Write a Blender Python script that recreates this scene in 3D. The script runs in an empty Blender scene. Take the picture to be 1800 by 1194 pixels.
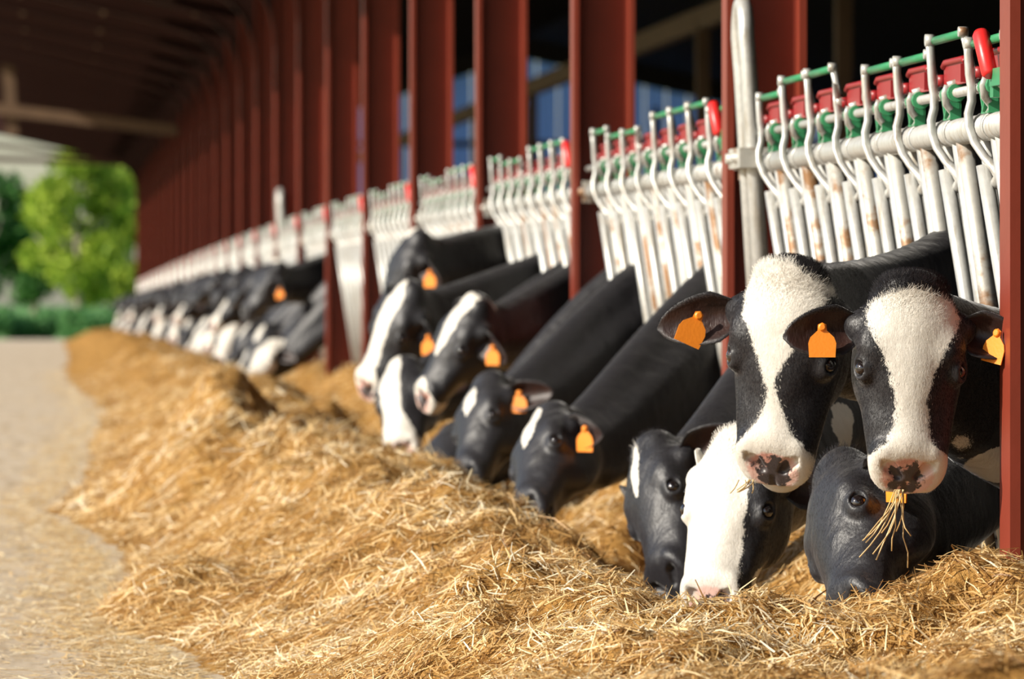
import bpy, math, random
import numpy as np
from mathutils import Vector, Matrix

# ------------------------------------------------------------------ camera, sky, sun, exposure
F_PX, VPX, VPY = 9990.0, 100.0, 490.0       # focal length in pixels, vanishing point of the feed line (1800x1194)
HC = 1.15                                   # camera height above the alley floor
C = bpy.context.scene.collection
scene = bpy.context.scene

cam_d = bpy.data.cameras.new('camera')
cam = bpy.data.objects.new('camera', cam_d)
C.objects.link(cam)
cam.location = (0, 0, HC)
cam.rotation_euler = (math.pi / 2, 0, 0)
cam_d.sensor_width = 36.0
cam_d.lens = F_PX / 1800.0 * 36.0
cam_d.shift_x = (900 - VPX) / 1800.0
cam_d.shift_y = -(597 - VPY) / 1800.0
cam_d.clip_end = 2000
cam_d.dof.use_dof = True
cam_d.dof.focus_distance = 14.25
cam_d.dof.aperture_fstop = 6.0
scene.camera = cam

SUN_EL, SUN_AZ = math.radians(29.5), math.radians(18)     # azimuth measured from -X towards -Y
sun_dir = Vector((-math.cos(SUN_EL) * math.cos(SUN_AZ), -math.cos(SUN_EL) * math.sin(SUN_AZ), math.sin(SUN_EL)))
world = bpy.data.worlds.new('sky')
scene.world = world
world.use_nodes = True
wn = world.node_tree
for n in list(wn.nodes):
    wn.nodes.remove(n)
w_out = wn.nodes.new('ShaderNodeOutputWorld')
w_bg = wn.nodes.new('ShaderNodeBackground')
w_sky = wn.nodes.new('ShaderNodeTexSky')
w_sky.sky_type = 'NISHITA'
w_sky.sun_disc = False
w_sky.sun_elevation = SUN_EL
w_sky.sun_rotation = math.atan2(sun_dir.x, sun_dir.y)
w_sky.air_density = 1.0
w_sky.dust_density = 1.0
w_bg.inputs[1].default_value = 0.15
wn.links.new(w_sky.outputs[0], w_bg.inputs[0])
wn.links.new(w_bg.outputs[0], w_out.inputs[0])
sun_l = bpy.data.lights.new('sun', 'SUN')
sun_l.energy = 6.5
sun_l.angle = math.radians(0.53)
sun_l.color = (1.0, 0.925, 0.80)
sun_o = bpy.data.objects.new('sun', sun_l)
C.objects.link(sun_o)
sun_o.rotation_euler = sun_dir.to_track_quat('Z', 'Y').to_euler()
sun_o.location = (-20, 0, 20)
vs = scene.view_settings
vs.view_transform = 'Standard'
vs.look = 'None'
vs.gamma = 1.0
vs.use_curve_mapping = False
vs.exposure = 0.0
scene.cycles.max_bounces = 8
scene.cycles.transparent_max_bounces = 12

rng = np.random.default_rng(7)
random.seed(7)

# ------------------------------------------------------------------ placing helpers
def at(px, py, Y):
    """world point seen at pixel (px, py) at depth Y"""
    return Vector(((px - VPX) / F_PX * Y, Y, HC - (py - VPY) / F_PX * Y))

def drop(Y):
    t = np.maximum(0.0, (np.asarray(Y, dtype=float) - 45.0) / 130.0)
    return -0.78 * np.minimum(t, 1.0) ** 1.3

def fdrop(Y):
    return float(drop(Y))

# ------------------------------------------------------------------ mesh helpers
def mesh_np(name, V, faces_list, smooth=True):
    """faces_list: list of int arrays (n,k)"""
    me = bpy.data.meshes.new(name)
    V = np.asarray(V, dtype=np.float32)
    me.vertices.add(len(V))
    me.vertices.foreach_set('co', V.ravel())
    loops, starts, tot = [], [], 0
    for fa in faces_list:
        fa = np.asarray(fa, dtype=np.int32)
        if len(fa) == 0:
            continue
        n, k = fa.shape
        starts.append(np.arange(n, dtype=np.int32) * k + tot)
        loops.append(fa.ravel())
        tot += n * k
    loops = np.concatenate(loops)
    starts = np.concatenate(starts)
    me.loops.add(len(loops))
    me.polygons.add(len(starts))
    me.loops.foreach_set('vertex_index', loops)
    me.polygons.foreach_set('loop_start', starts)
    me.update(calc_edges=True)
    if smooth:
        me.polygons.foreach_set('use_smooth', np.ones(len(starts), dtype=bool))
    return me

class MB:
    """collects boxes, bars and tubes into one mesh"""
    def __init__(self):
        self.v, self.f, self.s, self.mi, self.cur = [], [], [], [], 0
    def add(self, verts, faces, smooth=False):
        o = len(self.v)
        self.v += [tuple(p) for p in verts]
        self.f += [tuple(i + o for i in f) for f in faces]
        self.s += [smooth] * len(faces)
        self.mi += [self.cur] * len(faces)
        return self
    def box(self, c, s, rot=None):
        hx, hy, hz = s[0] / 2, s[1] / 2, s[2] / 2
        P = [Vector((x, y, z)) for x in (-hx, hx) for y in (-hy, hy) for z in (-hz, hz)]
        if rot is not None:
            P = [rot @ p for p in P]
        P = [p + Vector(c) for p in P]
        return self.add(P, [(0, 1, 3, 2), (4, 6, 7, 5), (0, 4, 5, 1), (2, 3, 7, 6), (0, 2, 6, 4), (1, 5, 7, 3)])
    def beam(self, a, b, w, h, up=(0, 0, 1)):
        a, b = Vector(a), Vector(b)
        d = (b - a).normalized()
        u = Vector(up)
        s = d.cross(u).normalized()
        u = s.cross(d).normalized()
        P = []
        for p in (a, b):
            for i, j in ((-1, -1), (1, -1), (1, 1), (-1, 1)):
                P.append(p + s * (w / 2 * i) + u * (h / 2 * j))
        return self.add(P, [(0, 1, 5, 4), (1, 2, 6, 5), (2, 3, 7, 6), (3, 0, 4, 7), (3, 2, 1, 0), (4, 5, 6, 7)])
    def tube(self, pts, r, n=8, flat=1.0, up=(0, 1, 0), caps=True):
        """swept tube; r number or list; flat squashes across the second axis"""
        pts = [Vector(p) for p in pts]
        rs = r if isinstance(r, (list, tuple)) else [r] * len(pts)
        m = len(pts)
        V = []
        u = Vector(up)
        for i, p in enumerate(pts):
            d = (pts[min(i + 1, m - 1)] - pts[max(i - 1, 0)]).normalized()
            s = d.cross(u)
            if s.length < 1e-5:
                s = d.orthogonal()
            s.normalize()
            u = s.cross(d).normalized()
            for k in range(n):
                a = 2 * math.pi * k / n
                V.append(p + s * (math.cos(a) * rs[i]) + u * (math.sin(a) * rs[i] * flat))
        Fs = []
        for i in range(m - 1):
            for k in range(n):
                k2 = (k + 1) % n
                Fs.append((i * n + k, i * n + k2, (i + 1) * n + k2, (i + 1) * n + k))
        self.add(V, Fs, True)
        if caps:
            o = len(self.v) - len(V)
            self.f += [tuple(o + k for k in reversed(range(n))), tuple(o + (m - 1) * n + k for k in range(n))]
            self.s += [False, False]
            self.mi += [self.cur] * 2
        return self
    def prism(self, poly, axis, t0, t1):
        """2-D polygon extruded along axis 'x','y' or 'z'"""
        n = len(poly)
        def mk(a, b, t):
            return {'x': (t, a, b), 'y': (a, t, b), 'z': (a, b, t)}[axis]
        V = [mk(a, b, t0) for a, b in poly] + [mk(a, b, t1) for a, b in poly]
        Fs = [tuple(reversed(range(n))), tuple(range(n, 2 * n))]
        for k in range(n):
            k2 = (k + 1) % n
            Fs.append((k, k2, n + k2, n + k))
        return self.add(V, Fs)
    def mesh(self, name, mats):
        me = bpy.data.meshes.new(name)
        me.from_pydata([tuple(v) for v in self.v], [], self.f)
        me.polygons.foreach_set('use_smooth', self.s)
        mats = mats if isinstance(mats, (list, tuple)) else [mats]
        for m in mats:
            me.materials.append(m)
        me.polygons.foreach_set('material_index', self.mi)
        me.update()
        return me

def link(name, data, parent=None, loc=None):
    o = bpy.data.objects.new(name, data)
    C.objects.link(o)
    if parent is not None:
        o.parent = parent
    if loc is not None:
        o.location = loc
    return o

def tag(o, label=None, cat=None, group=None, kind=None):
    if label: o['label'] = label
    if cat: o['category'] = cat
    if group: o['group'] = group
    if kind: o['kind'] = kind
    return o

ORD = ['first', 'second', 'third', 'fourth', 'fifth', 'sixth', 'seventh', 'eighth', 'ninth', 'tenth', 'eleventh', 'twelfth']

# ------------------------------------------------------------------ materials
class NT:
    def __init__(self, name):
        self.m = bpy.data.materials.new(name)
        self.m.use_nodes = True
        self.t = self.m.node_tree
        self.b = self.t.nodes['Principled BSDF']
        self.out = self.t.nodes['Material Output']
    def n(self, typ, **kw):
        nd = self.t.nodes.new(typ)
        for k, v in kw.items():
            setattr(nd, k, v)
        return nd
    def l(self, a, b):
        self.t.links.new(a, b)
    def val(self, sock, v):
        if hasattr(v, 'is_output'):
            self.l(v, sock)
        else:
            sock.default_value = v
    def math(self, op, a, b=0.0, clamp=False):
        nd = self.n('ShaderNodeMath', operation=op, use_clamp=clamp)
        self.val(nd.inputs[0], a)
        self.val(nd.inputs[1], b)
        return nd.outputs[0]
    def noise(self, scale, detail=3, rough=0.55, vec=None, stretch=None):
        nd = self.n('ShaderNodeTexNoise')
        nd.inputs['Scale'].default_value = scale
        nd.inputs['Detail'].default_value = detail
        nd.inputs['Roughness'].default_value = rough
        if vec is None:
            vec = self.n('ShaderNodeTexCoord').outputs['Object']
        if stretch:
            mp = self.n('ShaderNodeMapping')
            mp.inputs['Scale'].default_value = stretch
            self.l(vec, mp.inputs['Vector'])
            vec = mp.outputs[0]
        self.l(vec, nd.inputs['Vector'])
        return nd.outputs['Fac']
    def step(self, v, lo, hi):
        nd = self.n('ShaderNodeMapRange', interpolation_type='SMOOTHSTEP')
        self.val(nd.inputs['Value'], v)
        nd.inputs['From Min'].default_value = lo
        nd.inputs['From Max'].default_value = hi
        return nd.outputs[0]
    def mix(self, f, a, b):
        nd = self.n('ShaderNodeMix', data_type='RGBA')
        self.val(nd.inputs[0], f)
        for s, v in ((nd.inputs[6], a), (nd.inputs[7], b)):
            if isinstance(v, (tuple, list)):
                s.default_value = (*v, 1.0)
            else:
                self.l(v, s)
        return nd.outputs[2]
    def ramp(self, v, stops):
        nd = self.n('ShaderNodeValToRGB')
        el = nd.color_ramp.elements
        while len(el) < len(stops):
            el.new(0.5)
        for e, (p, c) in zip(el, stops):
            e.position = p
            e.color = (*c, 1.0)
        self.val(nd.inputs[0], v)
        return nd.outputs[0]
    def attr(self, name):
        nd = self.n('ShaderNodeAttribute')
        nd.attribute_name = name
        return nd
    def col(self, c):
        if isinstance(c, (tuple, list)):
            self.b.inputs['Base Color'].default_value = (*c, 1.0)
        else:
            self.l(c, self.b.inputs['Base Color'])
    def set(self, **kw):
        for k, v in kw.items():
            self.val(self.b.inputs[k.replace('_', ' ')], v)
    def bump(self, h, strength=0.3, dist=0.01):
        nd = self.n('ShaderNodeBump')
        nd.inputs['Strength'].default_value = strength
        nd.inputs['Distance'].default_value = dist
        self.l(h, nd.inputs['Height'])
        self.l(nd.outputs[0], self.b.inputs['Normal'])

def simple(name, c, rough=0.5, metal=0.0, var=0.25, scale=9, spec=0.5, stretch=None):
    t = NT(name)
    nz = t.noise(scale, 4, stretch=stretch)
    t.col(t.mix(nz, tuple(x * (1 - var) for x in c), tuple(min(1, x * (1 + var)) for x in c)))
    t.set(Roughness=rough, Metallic=metal, Specular_IOR_Level=spec)
    t.bump(t.noise(scale * 8, 2), 0.12, 0.004)
    return t.m

M = {}
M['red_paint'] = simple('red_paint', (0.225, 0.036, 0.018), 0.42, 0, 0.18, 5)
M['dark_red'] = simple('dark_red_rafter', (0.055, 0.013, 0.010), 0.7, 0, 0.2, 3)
M['red_plastic'] = simple('red_plastic', (0.30, 0.013, 0.016), 0.4, 0, 0.12, 6)
M['red_grip'] = simple('red_grip', (0.72, 0.025, 0.025), 0.35, 0, 0.08, 6)
M['green_plastic'] = simple('green_plastic', (0.035, 0.24, 0.10), 0.42, 0, 0.25, 9)
M['timber'] = simple('brown_timber', (0.13, 0.075, 0.04), 0.7, 0, 0.3, 4)
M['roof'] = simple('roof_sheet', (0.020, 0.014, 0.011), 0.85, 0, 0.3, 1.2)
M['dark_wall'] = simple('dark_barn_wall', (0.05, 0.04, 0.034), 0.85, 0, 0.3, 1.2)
M['orange_tag'] = simple('orange_tag', (0.90, 0.27, 0.02), 0.42, 0, 0.07, 18)
M['orange_tag'].node_tree.nodes['Principled BSDF'].inputs['Subsurface Weight'].default_value = 0.0
M['bolt'] = simple('dark_bolt', (0.20, 0.17, 0.14), 0.5, 0.6, 0.3, 40)

def galv():
    t = NT('galvanised_steel')
    gp = t.n('ShaderNodeNewGeometry').outputs['Position']
    big = t.noise(4, 4, vec=gp)
    fine = t.noise(45, 3, vec=gp)
    streak = t.noise(6, 5, 0.7, vec=gp, stretch=(6, 6, 0.7))
    base = t.mix(fine, (0.40, 0.40, 0.39), (0.65, 0.65, 0.62))
    base = t.mix(t.math('MULTIPLY', t.step(streak, 0.48, 0.70), 0.65), base, (0.30, 0.235, 0.15))
    base = t.mix(t.math('MULTIPLY', t.step(big, 0.62, 0.72), t.step(streak, 0.48, 0.60)), base, (0.26, 0.13, 0.06))
    t.col(base)
    t.set(Roughness=0.42, Metallic=0.35)
    t.bump(t.noise(70, 3), 0.2, 0.003)
    return t.m
M['galv'] = galv()
def galv_rusty():
    t = NT('rusty_galvanised_steel')
    gp = t.n('ShaderNodeNewGeometry').outputs['Position']
    big = t.noise(5, 5, 0.65, vec=gp)
    fine = t.noise(30, 4, vec=gp)
    base = t.mix(fine, (0.36, 0.36, 0.34), (0.60, 0.58, 0.52))
    base = t.mix(t.step(big, 0.47, 0.60), base, (0.25, 0.13, 0.055))
    t.col(base)
    t.set(Roughness=0.55, Metallic=0.3)
    t.bump(fine, 0.25, 0.004)
    return t.m
M['rusty'] = galv_rusty()

def concrete():
    t = NT('alley_concrete')
    a = t.noise(0.7, 5, 0.6)
    b = t.noise(9, 5, 0.65)
    c = t.noise(2.2, 4, 0.6, stretch=(4, 0.35, 1))
    base = t.mix(a, (0.46, 0.37, 0.26), (0.66, 0.55, 0.42))
    base = t.mix(t.math('MULTIPLY', t.step(c, 0.50, 0.68), 0.6), base, (0.36, 0.26, 0.15))
    base = t.mix(t.math('MULTIPLY', t.step(b, 0.58, 0.70), 0.55), base, (0.74, 0.58, 0.34))
    t.col(base)
    t.set(Roughness=0.8, Specular_IOR_Level=0.25)
    t.bump(b, 0.5, 0.01)
    return t.m
M['concrete'] = concrete()
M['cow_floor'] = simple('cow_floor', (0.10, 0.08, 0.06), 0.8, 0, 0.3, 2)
M['curb'] = simple('curb_concrete', (0.36, 0.31, 0.25), 0.85, 0, 0.3, 4)

def blue_sheet(name, c):
    t = NT(name)
    t.t.nodes.remove(t.b)
    tr = t.n('ShaderNodeBsdfTranslucent')
    df = t.n('ShaderNodeBsdfDiffuse')
    st = t.noise(2.5, 3, stretch=(1, 1, 0.25))
    colr = t.mix(st, tuple(x * 0.75 for x in c), tuple(min(1, x * 1.2) for x in c))
    t.l(colr, tr.inputs[0])
    t.l(colr, df.inputs[0])
    mx = t.n('ShaderNodeMixShader')
    mx.inputs[0].default_value = 0.2
    t.l(tr.outputs[0], mx.inputs[1])
    t.l(df.outputs[0], mx.inputs[2])
    t.l(mx.outputs[0], t.out.inputs[0])
    return t.m
M['blue_a'] = blue_sheet('blue_translucent_sheet', (0.26, 0.36, 0.74))
M['blue_b'] = blue_sheet('pale_translucent_sheet', (0.5, 0.6, 0.95))
M['blue_c'] = blue_sheet('dark_translucent_sheet', (0.08, 0.12, 0.30))

def leaf_mat(name, a, b):
    t = NT(name)
    at_ = t.attr('tint')
    colr = t.mix(at_.outputs['Fac'], a, b)
    t.col(colr)
    t.set(Roughness=0.6, Specular_IOR_Level=0.3)
    tr = t.n('ShaderNodeBsdfTranslucent')
    t.l(colr, tr.inputs[0])
    mx = t.n('ShaderNodeMixShader')
    mx.inputs[0].default_value = 0.35
    t.l(t.b.outputs[0], mx.inputs[1])
    t.l(tr.outputs[0], mx.inputs[2])
    t.l(mx.outputs[0], t.out.inputs[0])
    return t.m
M['leaf_bright'] = leaf_mat('bright_leaves', (0.14, 0.27, 0.02), (0.50, 0.60, 0.07))
M['leaf_dark'] = leaf_mat('dark_leaves', (0.02, 0.10, 0.02), (0.10, 0.26, 0.05))
M['leaf_hedge'] = leaf_mat('hedge_leaves', (0.06, 0.20, 0.06), (0.20, 0.42, 0.14))
M['bark'] = simple('bark', (0.30, 0.26, 0.20), 0.9, 0, 0.3, 3)
M['grass'] = simple('meadow_grass', (0.09, 0.22, 0.04), 0.9, 0, 0.4, 0.6)

def straw_mat():
    t = NT('straw')
    a = t.attr('tint')
    colr = t.ramp(a.outputs['Fac'], [(0.0, (0.24, 0.115, 0.032)), (0.26, (0.53, 0.30, 0.095)),
                                     (0.54, (0.75, 0.53, 0.24)), (0.76, (0.88, 0.71, 0.42)), (1.0, (0.96, 0.88, 0.68))])
    t.col(colr)
    t.set(Roughness=0.5, Specular_IOR_Level=0.45)
    tr = t.n('ShaderNodeBsdfTranslucent')
    t.l(colr, tr.inputs[0])
    mx = t.n('ShaderNodeMixShader')
    mx.inputs[0].default_value = 0.2
    t.l(t.b.outputs[0], mx.inputs[1])
    t.l(tr.outputs[0], mx.inputs[2])
    t.l(mx.outputs[0], t.out.inputs[0])
    return t.m
M['straw'] = straw_mat()
def hay_base():
    t = NT('hay_bed')
    a = t.noise(14, 6, 0.7)
    b = t.noise(3, 4, 0.6)
    f = t.math('ADD', t.math('MULTIPLY', a, 0.7), t.math('MULTIPLY', b, 0.3))
    t.col(t.ramp(f, [(0.30, (0.16, 0.07, 0.016)), (0.5, (0.42, 0.22, 0.06)), (0.68, (0.62, 0.38, 0.13))]))
    t.set(Roughness=0.9, Specular_IOR_Level=0.1)
    t.bump(a, 1.0, 0.05)
    return t.m
M['hay_bed'] = hay_base()

def cow_coat():
    t = NT('cow_coat')
    coat = t.attr('coat').outputs['Fac']
    nose = t.attr('nose').outputs['Fac']
    earin = t.attr('ear').outputs['Fac']
    n1 = t.noise(95, 4, 0.7)
    n2 = t.noise(22, 4, 0.6)
    edge = t.math('ADD', coat, t.math('MULTIPLY', t.math('SUBTRACT', n1, 0.5), 0.016))
    edge = t.math('ADD', edge, t.math('MULTIPLY', t.math('SUBTRACT', n2, 0.5), 0.030))
    w = t.step(edge, -0.0025, 0.0025)
    black = t.mix(n2, (0.009, 0.009, 0.013), (0.021, 0.019, 0.021))
    white = t.mix(n2, (0.62, 0.57, 0.49), (0.78, 0.75, 0.69))
    colr = t.mix(w, black, white)
    skin = t.mix(t.step(t.noise(9, 4, 0.65), 0.44, 0.56), (0.60, 0.30, 0.24), (0.72, 0.47, 0.40))
    blotch = t.step(t.math('ADD', t.noise(24, 4, 0.6), t.math('MULTIPLY', nose, 0.42)), 0.62, 0.68)
    skin = t.mix(blotch, skin, (0.055, 0.042, 0.042))
    nm = t.step(t.math('ADD', nose, t.math('MULTIPLY', t.math('SUBTRACT', n1, 0.5), 0.35)), 0.02, 0.22)
    nm = t.math('MULTIPLY', nm, t.attr('pink').outputs['Fac'])
    colr = t.mix(nm, colr, skin)
    inner = t.mix(n2, (0.038, 0.009, 0.004), (0.009, 0.005, 0.005))
    colr = t.mix(earin, colr, inner)
    t.col(colr)
    t.set(Roughness=t.mix(nm, (0.46, 0.46, 0.46), (0.35, 0.35, 0.35)), Specular_IOR_Level=0.5)
    t.set(Sheen_Weight=0.30, Sheen_Roughness=0.35)
    hgt = t.math('ADD', t.math('MULTIPLY', t.noise(120, 3, 0.6, stretch=(1.6, 1.6, 0.5)), 0.22), t.math('MULTIPLY', t.noise(13, 3, 0.5, stretch=(1.0, 1.8, 0.8)), 1.6))
    t.bump(hgt, 0.45, 0.012)
    return t.m
M['coat'] = cow_coat()
def hair_mat():
    t = NT('cow_hair')
    tint = t.attr('tint').outputs['Fac']
    t.col(t.ramp(tint, [(0.0, (0.006, 0.006, 0.009)), (0.3, (0.03, 0.022, 0.02)), (0.62, (0.62, 0.56, 0.47)), (1.0, (0.80, 0.77, 0.71))]))
    t.set(Roughness=0.6, Specular_IOR_Level=0.15)
    return t.m
M['hair'] = hair_mat()
def eye_mat():
    t = NT('cow_eye')
    t.col((0.012, 0.008, 0.008))
    t.set(Roughness=0.08, Specular_IOR_Level=0.7, Coat_Weight=0.6)
    return t.m
M['eye'] = eye_mat()
M['hoof'] = simple('hoof', (0.06, 0.05, 0.04), 0.6)

# ------------------------------------------------------------------ value noise
_lat = np.random.default_rng(3).random((256, 256)).astype(np.float32)
def vnoise(x, y):
    xi, yi = np.floor(x).astype(int), np.floor(y).astype(int)
    fx, fy = x - xi, y - yi
    fx, fy = fx * fx * (3 - 2 * fx), fy * fy * (3 - 2 * fy)
    a = _lat[xi & 255, yi & 255]; b = _lat[(xi + 1) & 255, yi & 255]
    c = _lat[xi & 255, (yi + 1) & 255]; d = _lat[(xi + 1) & 255, (yi + 1) & 255]
    return (a * (1 - fx) + b * fx) * (1 - fy) + (c * (1 - fx) + d * fx) * fy
def fbm(x, y, o=4, g=0.5):
    s, a, t = 0, 1.0, 0
    for k in range(o):
        s = s + a * vnoise(x * 2 ** k + 17.3 * k, y * 2 ** k + 5.1 * k)
        t += a
        a *= g
    return s / t - 0.5
def sst(a, b, x):
    t = np.clip((x - a) / (b - a), 0, 1)
    return t * t * (3 - 2 * t)

# ------------------------------------------------------------------ layout constants
S_BAY = 6.0
Y0 = 2.378 * S_BAY           # first column
NB = 27                      # columns 0..26
XC = 2.38                    # outer flange of the columns
Z_HAUNCH = HC + 3.4
Y_END = Y0 + 26 * S_BAY
ROOF_SLOPE = 0.226
X_EAVE = -2.2
ZP = HC + 0.40               # main pipe
XP = 2.46
TILT = 0.146
def fx(z):
    """x of the leaning fence plane at height z (above local floor)"""
    return XP + TILT * (ZP - z)

# ------------------------------------------------------------------ setting: ground, floor, roof, barn
def strip_mesh(name, x0, x1, ys, zoff, mat, thick=0.25):
    V, Fc = [], []
    for y in ys:
        z = fdrop(y) + zoff
        V += [(x0, y, z), (x1, y, z)]
    for i in range(len(ys) - 1):
        Fc.append((2 * i, 2 * i + 1, 2 * i + 3, 2 * i + 2))
    mb = MB()
    mb.add(V, Fc, True)
    return mb.mesh(name, mat)

ys_ground = [-6, 0, 8, 14, 20, 26, 32, 38, 45] + [45 + 5 * k for k in range(1, 28)]
fl = tag(link('floor', strip_mesh('floor', -9.0, 2.62, ys_ground, 0.0, M['concrete'])),
         'pale beige concrete feed alley strewn with straw', 'floor', kind='structure')
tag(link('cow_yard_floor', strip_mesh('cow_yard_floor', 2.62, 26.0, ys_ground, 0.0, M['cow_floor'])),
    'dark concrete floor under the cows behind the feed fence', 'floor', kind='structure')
g = MB()
g.add([(-160, -40, -0.86), (160, -40, -0.86), (160, 420, -0.86), (-160, 420, -0.86)], [(0, 1, 2, 3)])
tag(link('meadow_ground', g.mesh('meadow_ground', M['grass'])), 'green meadow beyond the open end of the barn', 'ground', kind='structure')
cb = MB()
for a, b in zip(ys_ground[:-1], ys_ground[1:]):
    cb.beam((2.70, a, fdrop(a) + 0.13), (2.70, b, fdrop(b) + 0.13), 0.13, 0.30)
tag(link('trim_1', cb.mesh('trim_1', M['curb'])), 'low concrete curb under the feed fence', 'curb', kind='structure')

# feed alley roof (rises to the left), cow barn roof (rises to a ridge on the right)
X_RIDGE, Z_RIDGE, X_BACK, Z_BACK = 14.0, 8.4, 25.5, 5.8
def corrugated(x0, z0, x1, z1, ya, yb, name, mat, amp=0.018, pitch=0.30, cols=None):
    n = int(abs(x1 - x0) / pitch * 4) + 1
    V, Fc = [], []
    for y in (ya, yb):
        for t in (0, 0.08):
            pass
    for i in range(n + 1):
        k = i / n
        x, z = x0 + (x1 - x0) * k, z0 + (z1 - z0) * k
        V += [(x, ya, z), (x, yb, z)]
    Fc = [(2 * i, 2 * i + 1, 2 * i + 3, 2 * i + 2) for i in range(n)]
    mb = MB()
    mb.add(V, Fc)
    # underside ribs run along the slope every metre (sheet overlaps)
    mb2 = mb
    y = ya + 1.0
    while y < yb:
        mb2.beam((x0, y, z0 - 0.015), (x1, y, z1 - 0.015), 0.05, 0.03)
        y += 1.0
    return mb.mesh(name, mat)
zl = Z_HAUNCH + 0.38
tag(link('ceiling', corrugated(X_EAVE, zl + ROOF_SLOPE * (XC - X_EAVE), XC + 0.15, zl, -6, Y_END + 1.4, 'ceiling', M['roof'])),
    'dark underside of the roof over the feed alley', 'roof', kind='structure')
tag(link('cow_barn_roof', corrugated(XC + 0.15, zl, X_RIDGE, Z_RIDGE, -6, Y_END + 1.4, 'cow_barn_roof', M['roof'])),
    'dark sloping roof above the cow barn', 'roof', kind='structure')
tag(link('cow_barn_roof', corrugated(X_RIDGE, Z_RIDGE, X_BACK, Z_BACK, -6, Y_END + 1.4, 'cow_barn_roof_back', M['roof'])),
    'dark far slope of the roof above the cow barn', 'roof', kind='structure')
wb = MB()
wb.box((X_BACK, 85, 2.6), (0.2, 184, 6.6))
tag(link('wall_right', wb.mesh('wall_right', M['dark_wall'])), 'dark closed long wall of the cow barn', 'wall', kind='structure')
wb = MB()
wb.prism([(XC + 0.3, -0.3), (X_BACK, -0.3), (X_BACK, Z_BACK), (X_RIDGE, Z_RIDGE), (XC + 0.3, zl)], 'y', -6.2, -6.0)
tag(link('wall_front', wb.mesh('wall_front', M['dark_wall'])), 'dark near gable wall of the cow barn', 'wall', kind='structure')

# far gable wall of upright translucent sheets
gw = link('wall_back', None, None, (0, Y_END + 0.6, 0))
tag(gw, 'far gable wall of upright blue translucent sheets', 'wall', kind='structure')
sheet_mats = [M['blue_a'], M['blue_b'], M['blue_c']]
xs_ = XC + 0.35
k = 0
while xs_ < X_BACK - 0.1:
    wd = 0.62
    xm = xs_ + wd / 2
    zt = (zl + (Z_RIDGE - zl) * (xm - XC) / (X_RIDGE - XC)) if xm < X_RIDGE else Z_RIDGE + (Z_BACK - Z_RIDGE) * (xm - X_RIDGE) / (X_BACK - X_RIDGE)
    zt -= 0.55
    mb = MB()
    P = []
    for i in range(7):
        xx = xs_ + wd * i / 6
        P.append((xx, 0.03 * (i % 2)))
    V = [(a, b, -0.9) for a, b in P] + [(a, b, zt) for a, b in P]
    mb.add(V, [(i, i + 1, 7 + i + 1, 7 + i) for i in range(6)])
    me = mb.mesh('sheet', sheet_mats[[0, 1, 0, 2, 0, 0, 1, 2][(k * 5 + k // 3) % 8]])
    link('sheet', me, gw)
    xs_ += wd + 0.03
    k += 1
mb = MB()
mb.prism([(XC + 0.3, zl - 0.60), (X_RIDGE, Z_RIDGE - 0.60), (X_BACK - 0.1, Z_BACK - 0.60), (X_BACK - 0.1, Z_BACK), (X_RIDGE, Z_RIDGE), (XC + 0.3, zl)], 'y', -0.02, 0.10)
link('gable_board', mb.mesh('gable_board', M['dark_wall']), gw)
mb = MB()
for z in (1.4, 3.3, 5.2):
    mb.beam((XC + 0.3, -0.12, z), (X_BACK - 0.1, -0.12, z), 0.1, 0.18)
for x in (6, 10, 14, 18, 22):
    mb.beam((x, -0.12, -0.9), (x, -0.12, 6.3), 0.2, 0.2, (0, 1, 0))
link('sheeting_rail', mb.mesh('sheeting_rail', M['timber']), gw)

# longitudinal timber in the cow barn and posts that carry it
mb = MB()
mb.beam((8.0, -5.9, HC + 0.402 * 8), (8.0, Y_END + 0.4, HC + 0.402 * 8), 0.16, 0.26)
tag(link('timber_beam', mb.mesh('timber_beam', M['timber'])), 'long brown timber beam running through the cow barn', 'beam', kind='structure')
for k in range(12):
    y = 20 + k * 12.6
    mb = MB()
    mb.beam((8.0, y, fdrop(y)), (8.0, y, HC + 0.402 * 8), 0.16, 0.16, (0, 1, 0))
    tag(link('timber_post', mb.mesh('timber_post', M['timber'])), 'brown timber post inside the dark cow barn', 'post',
        'timber posts inside the cow barn', kind='structure')

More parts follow.
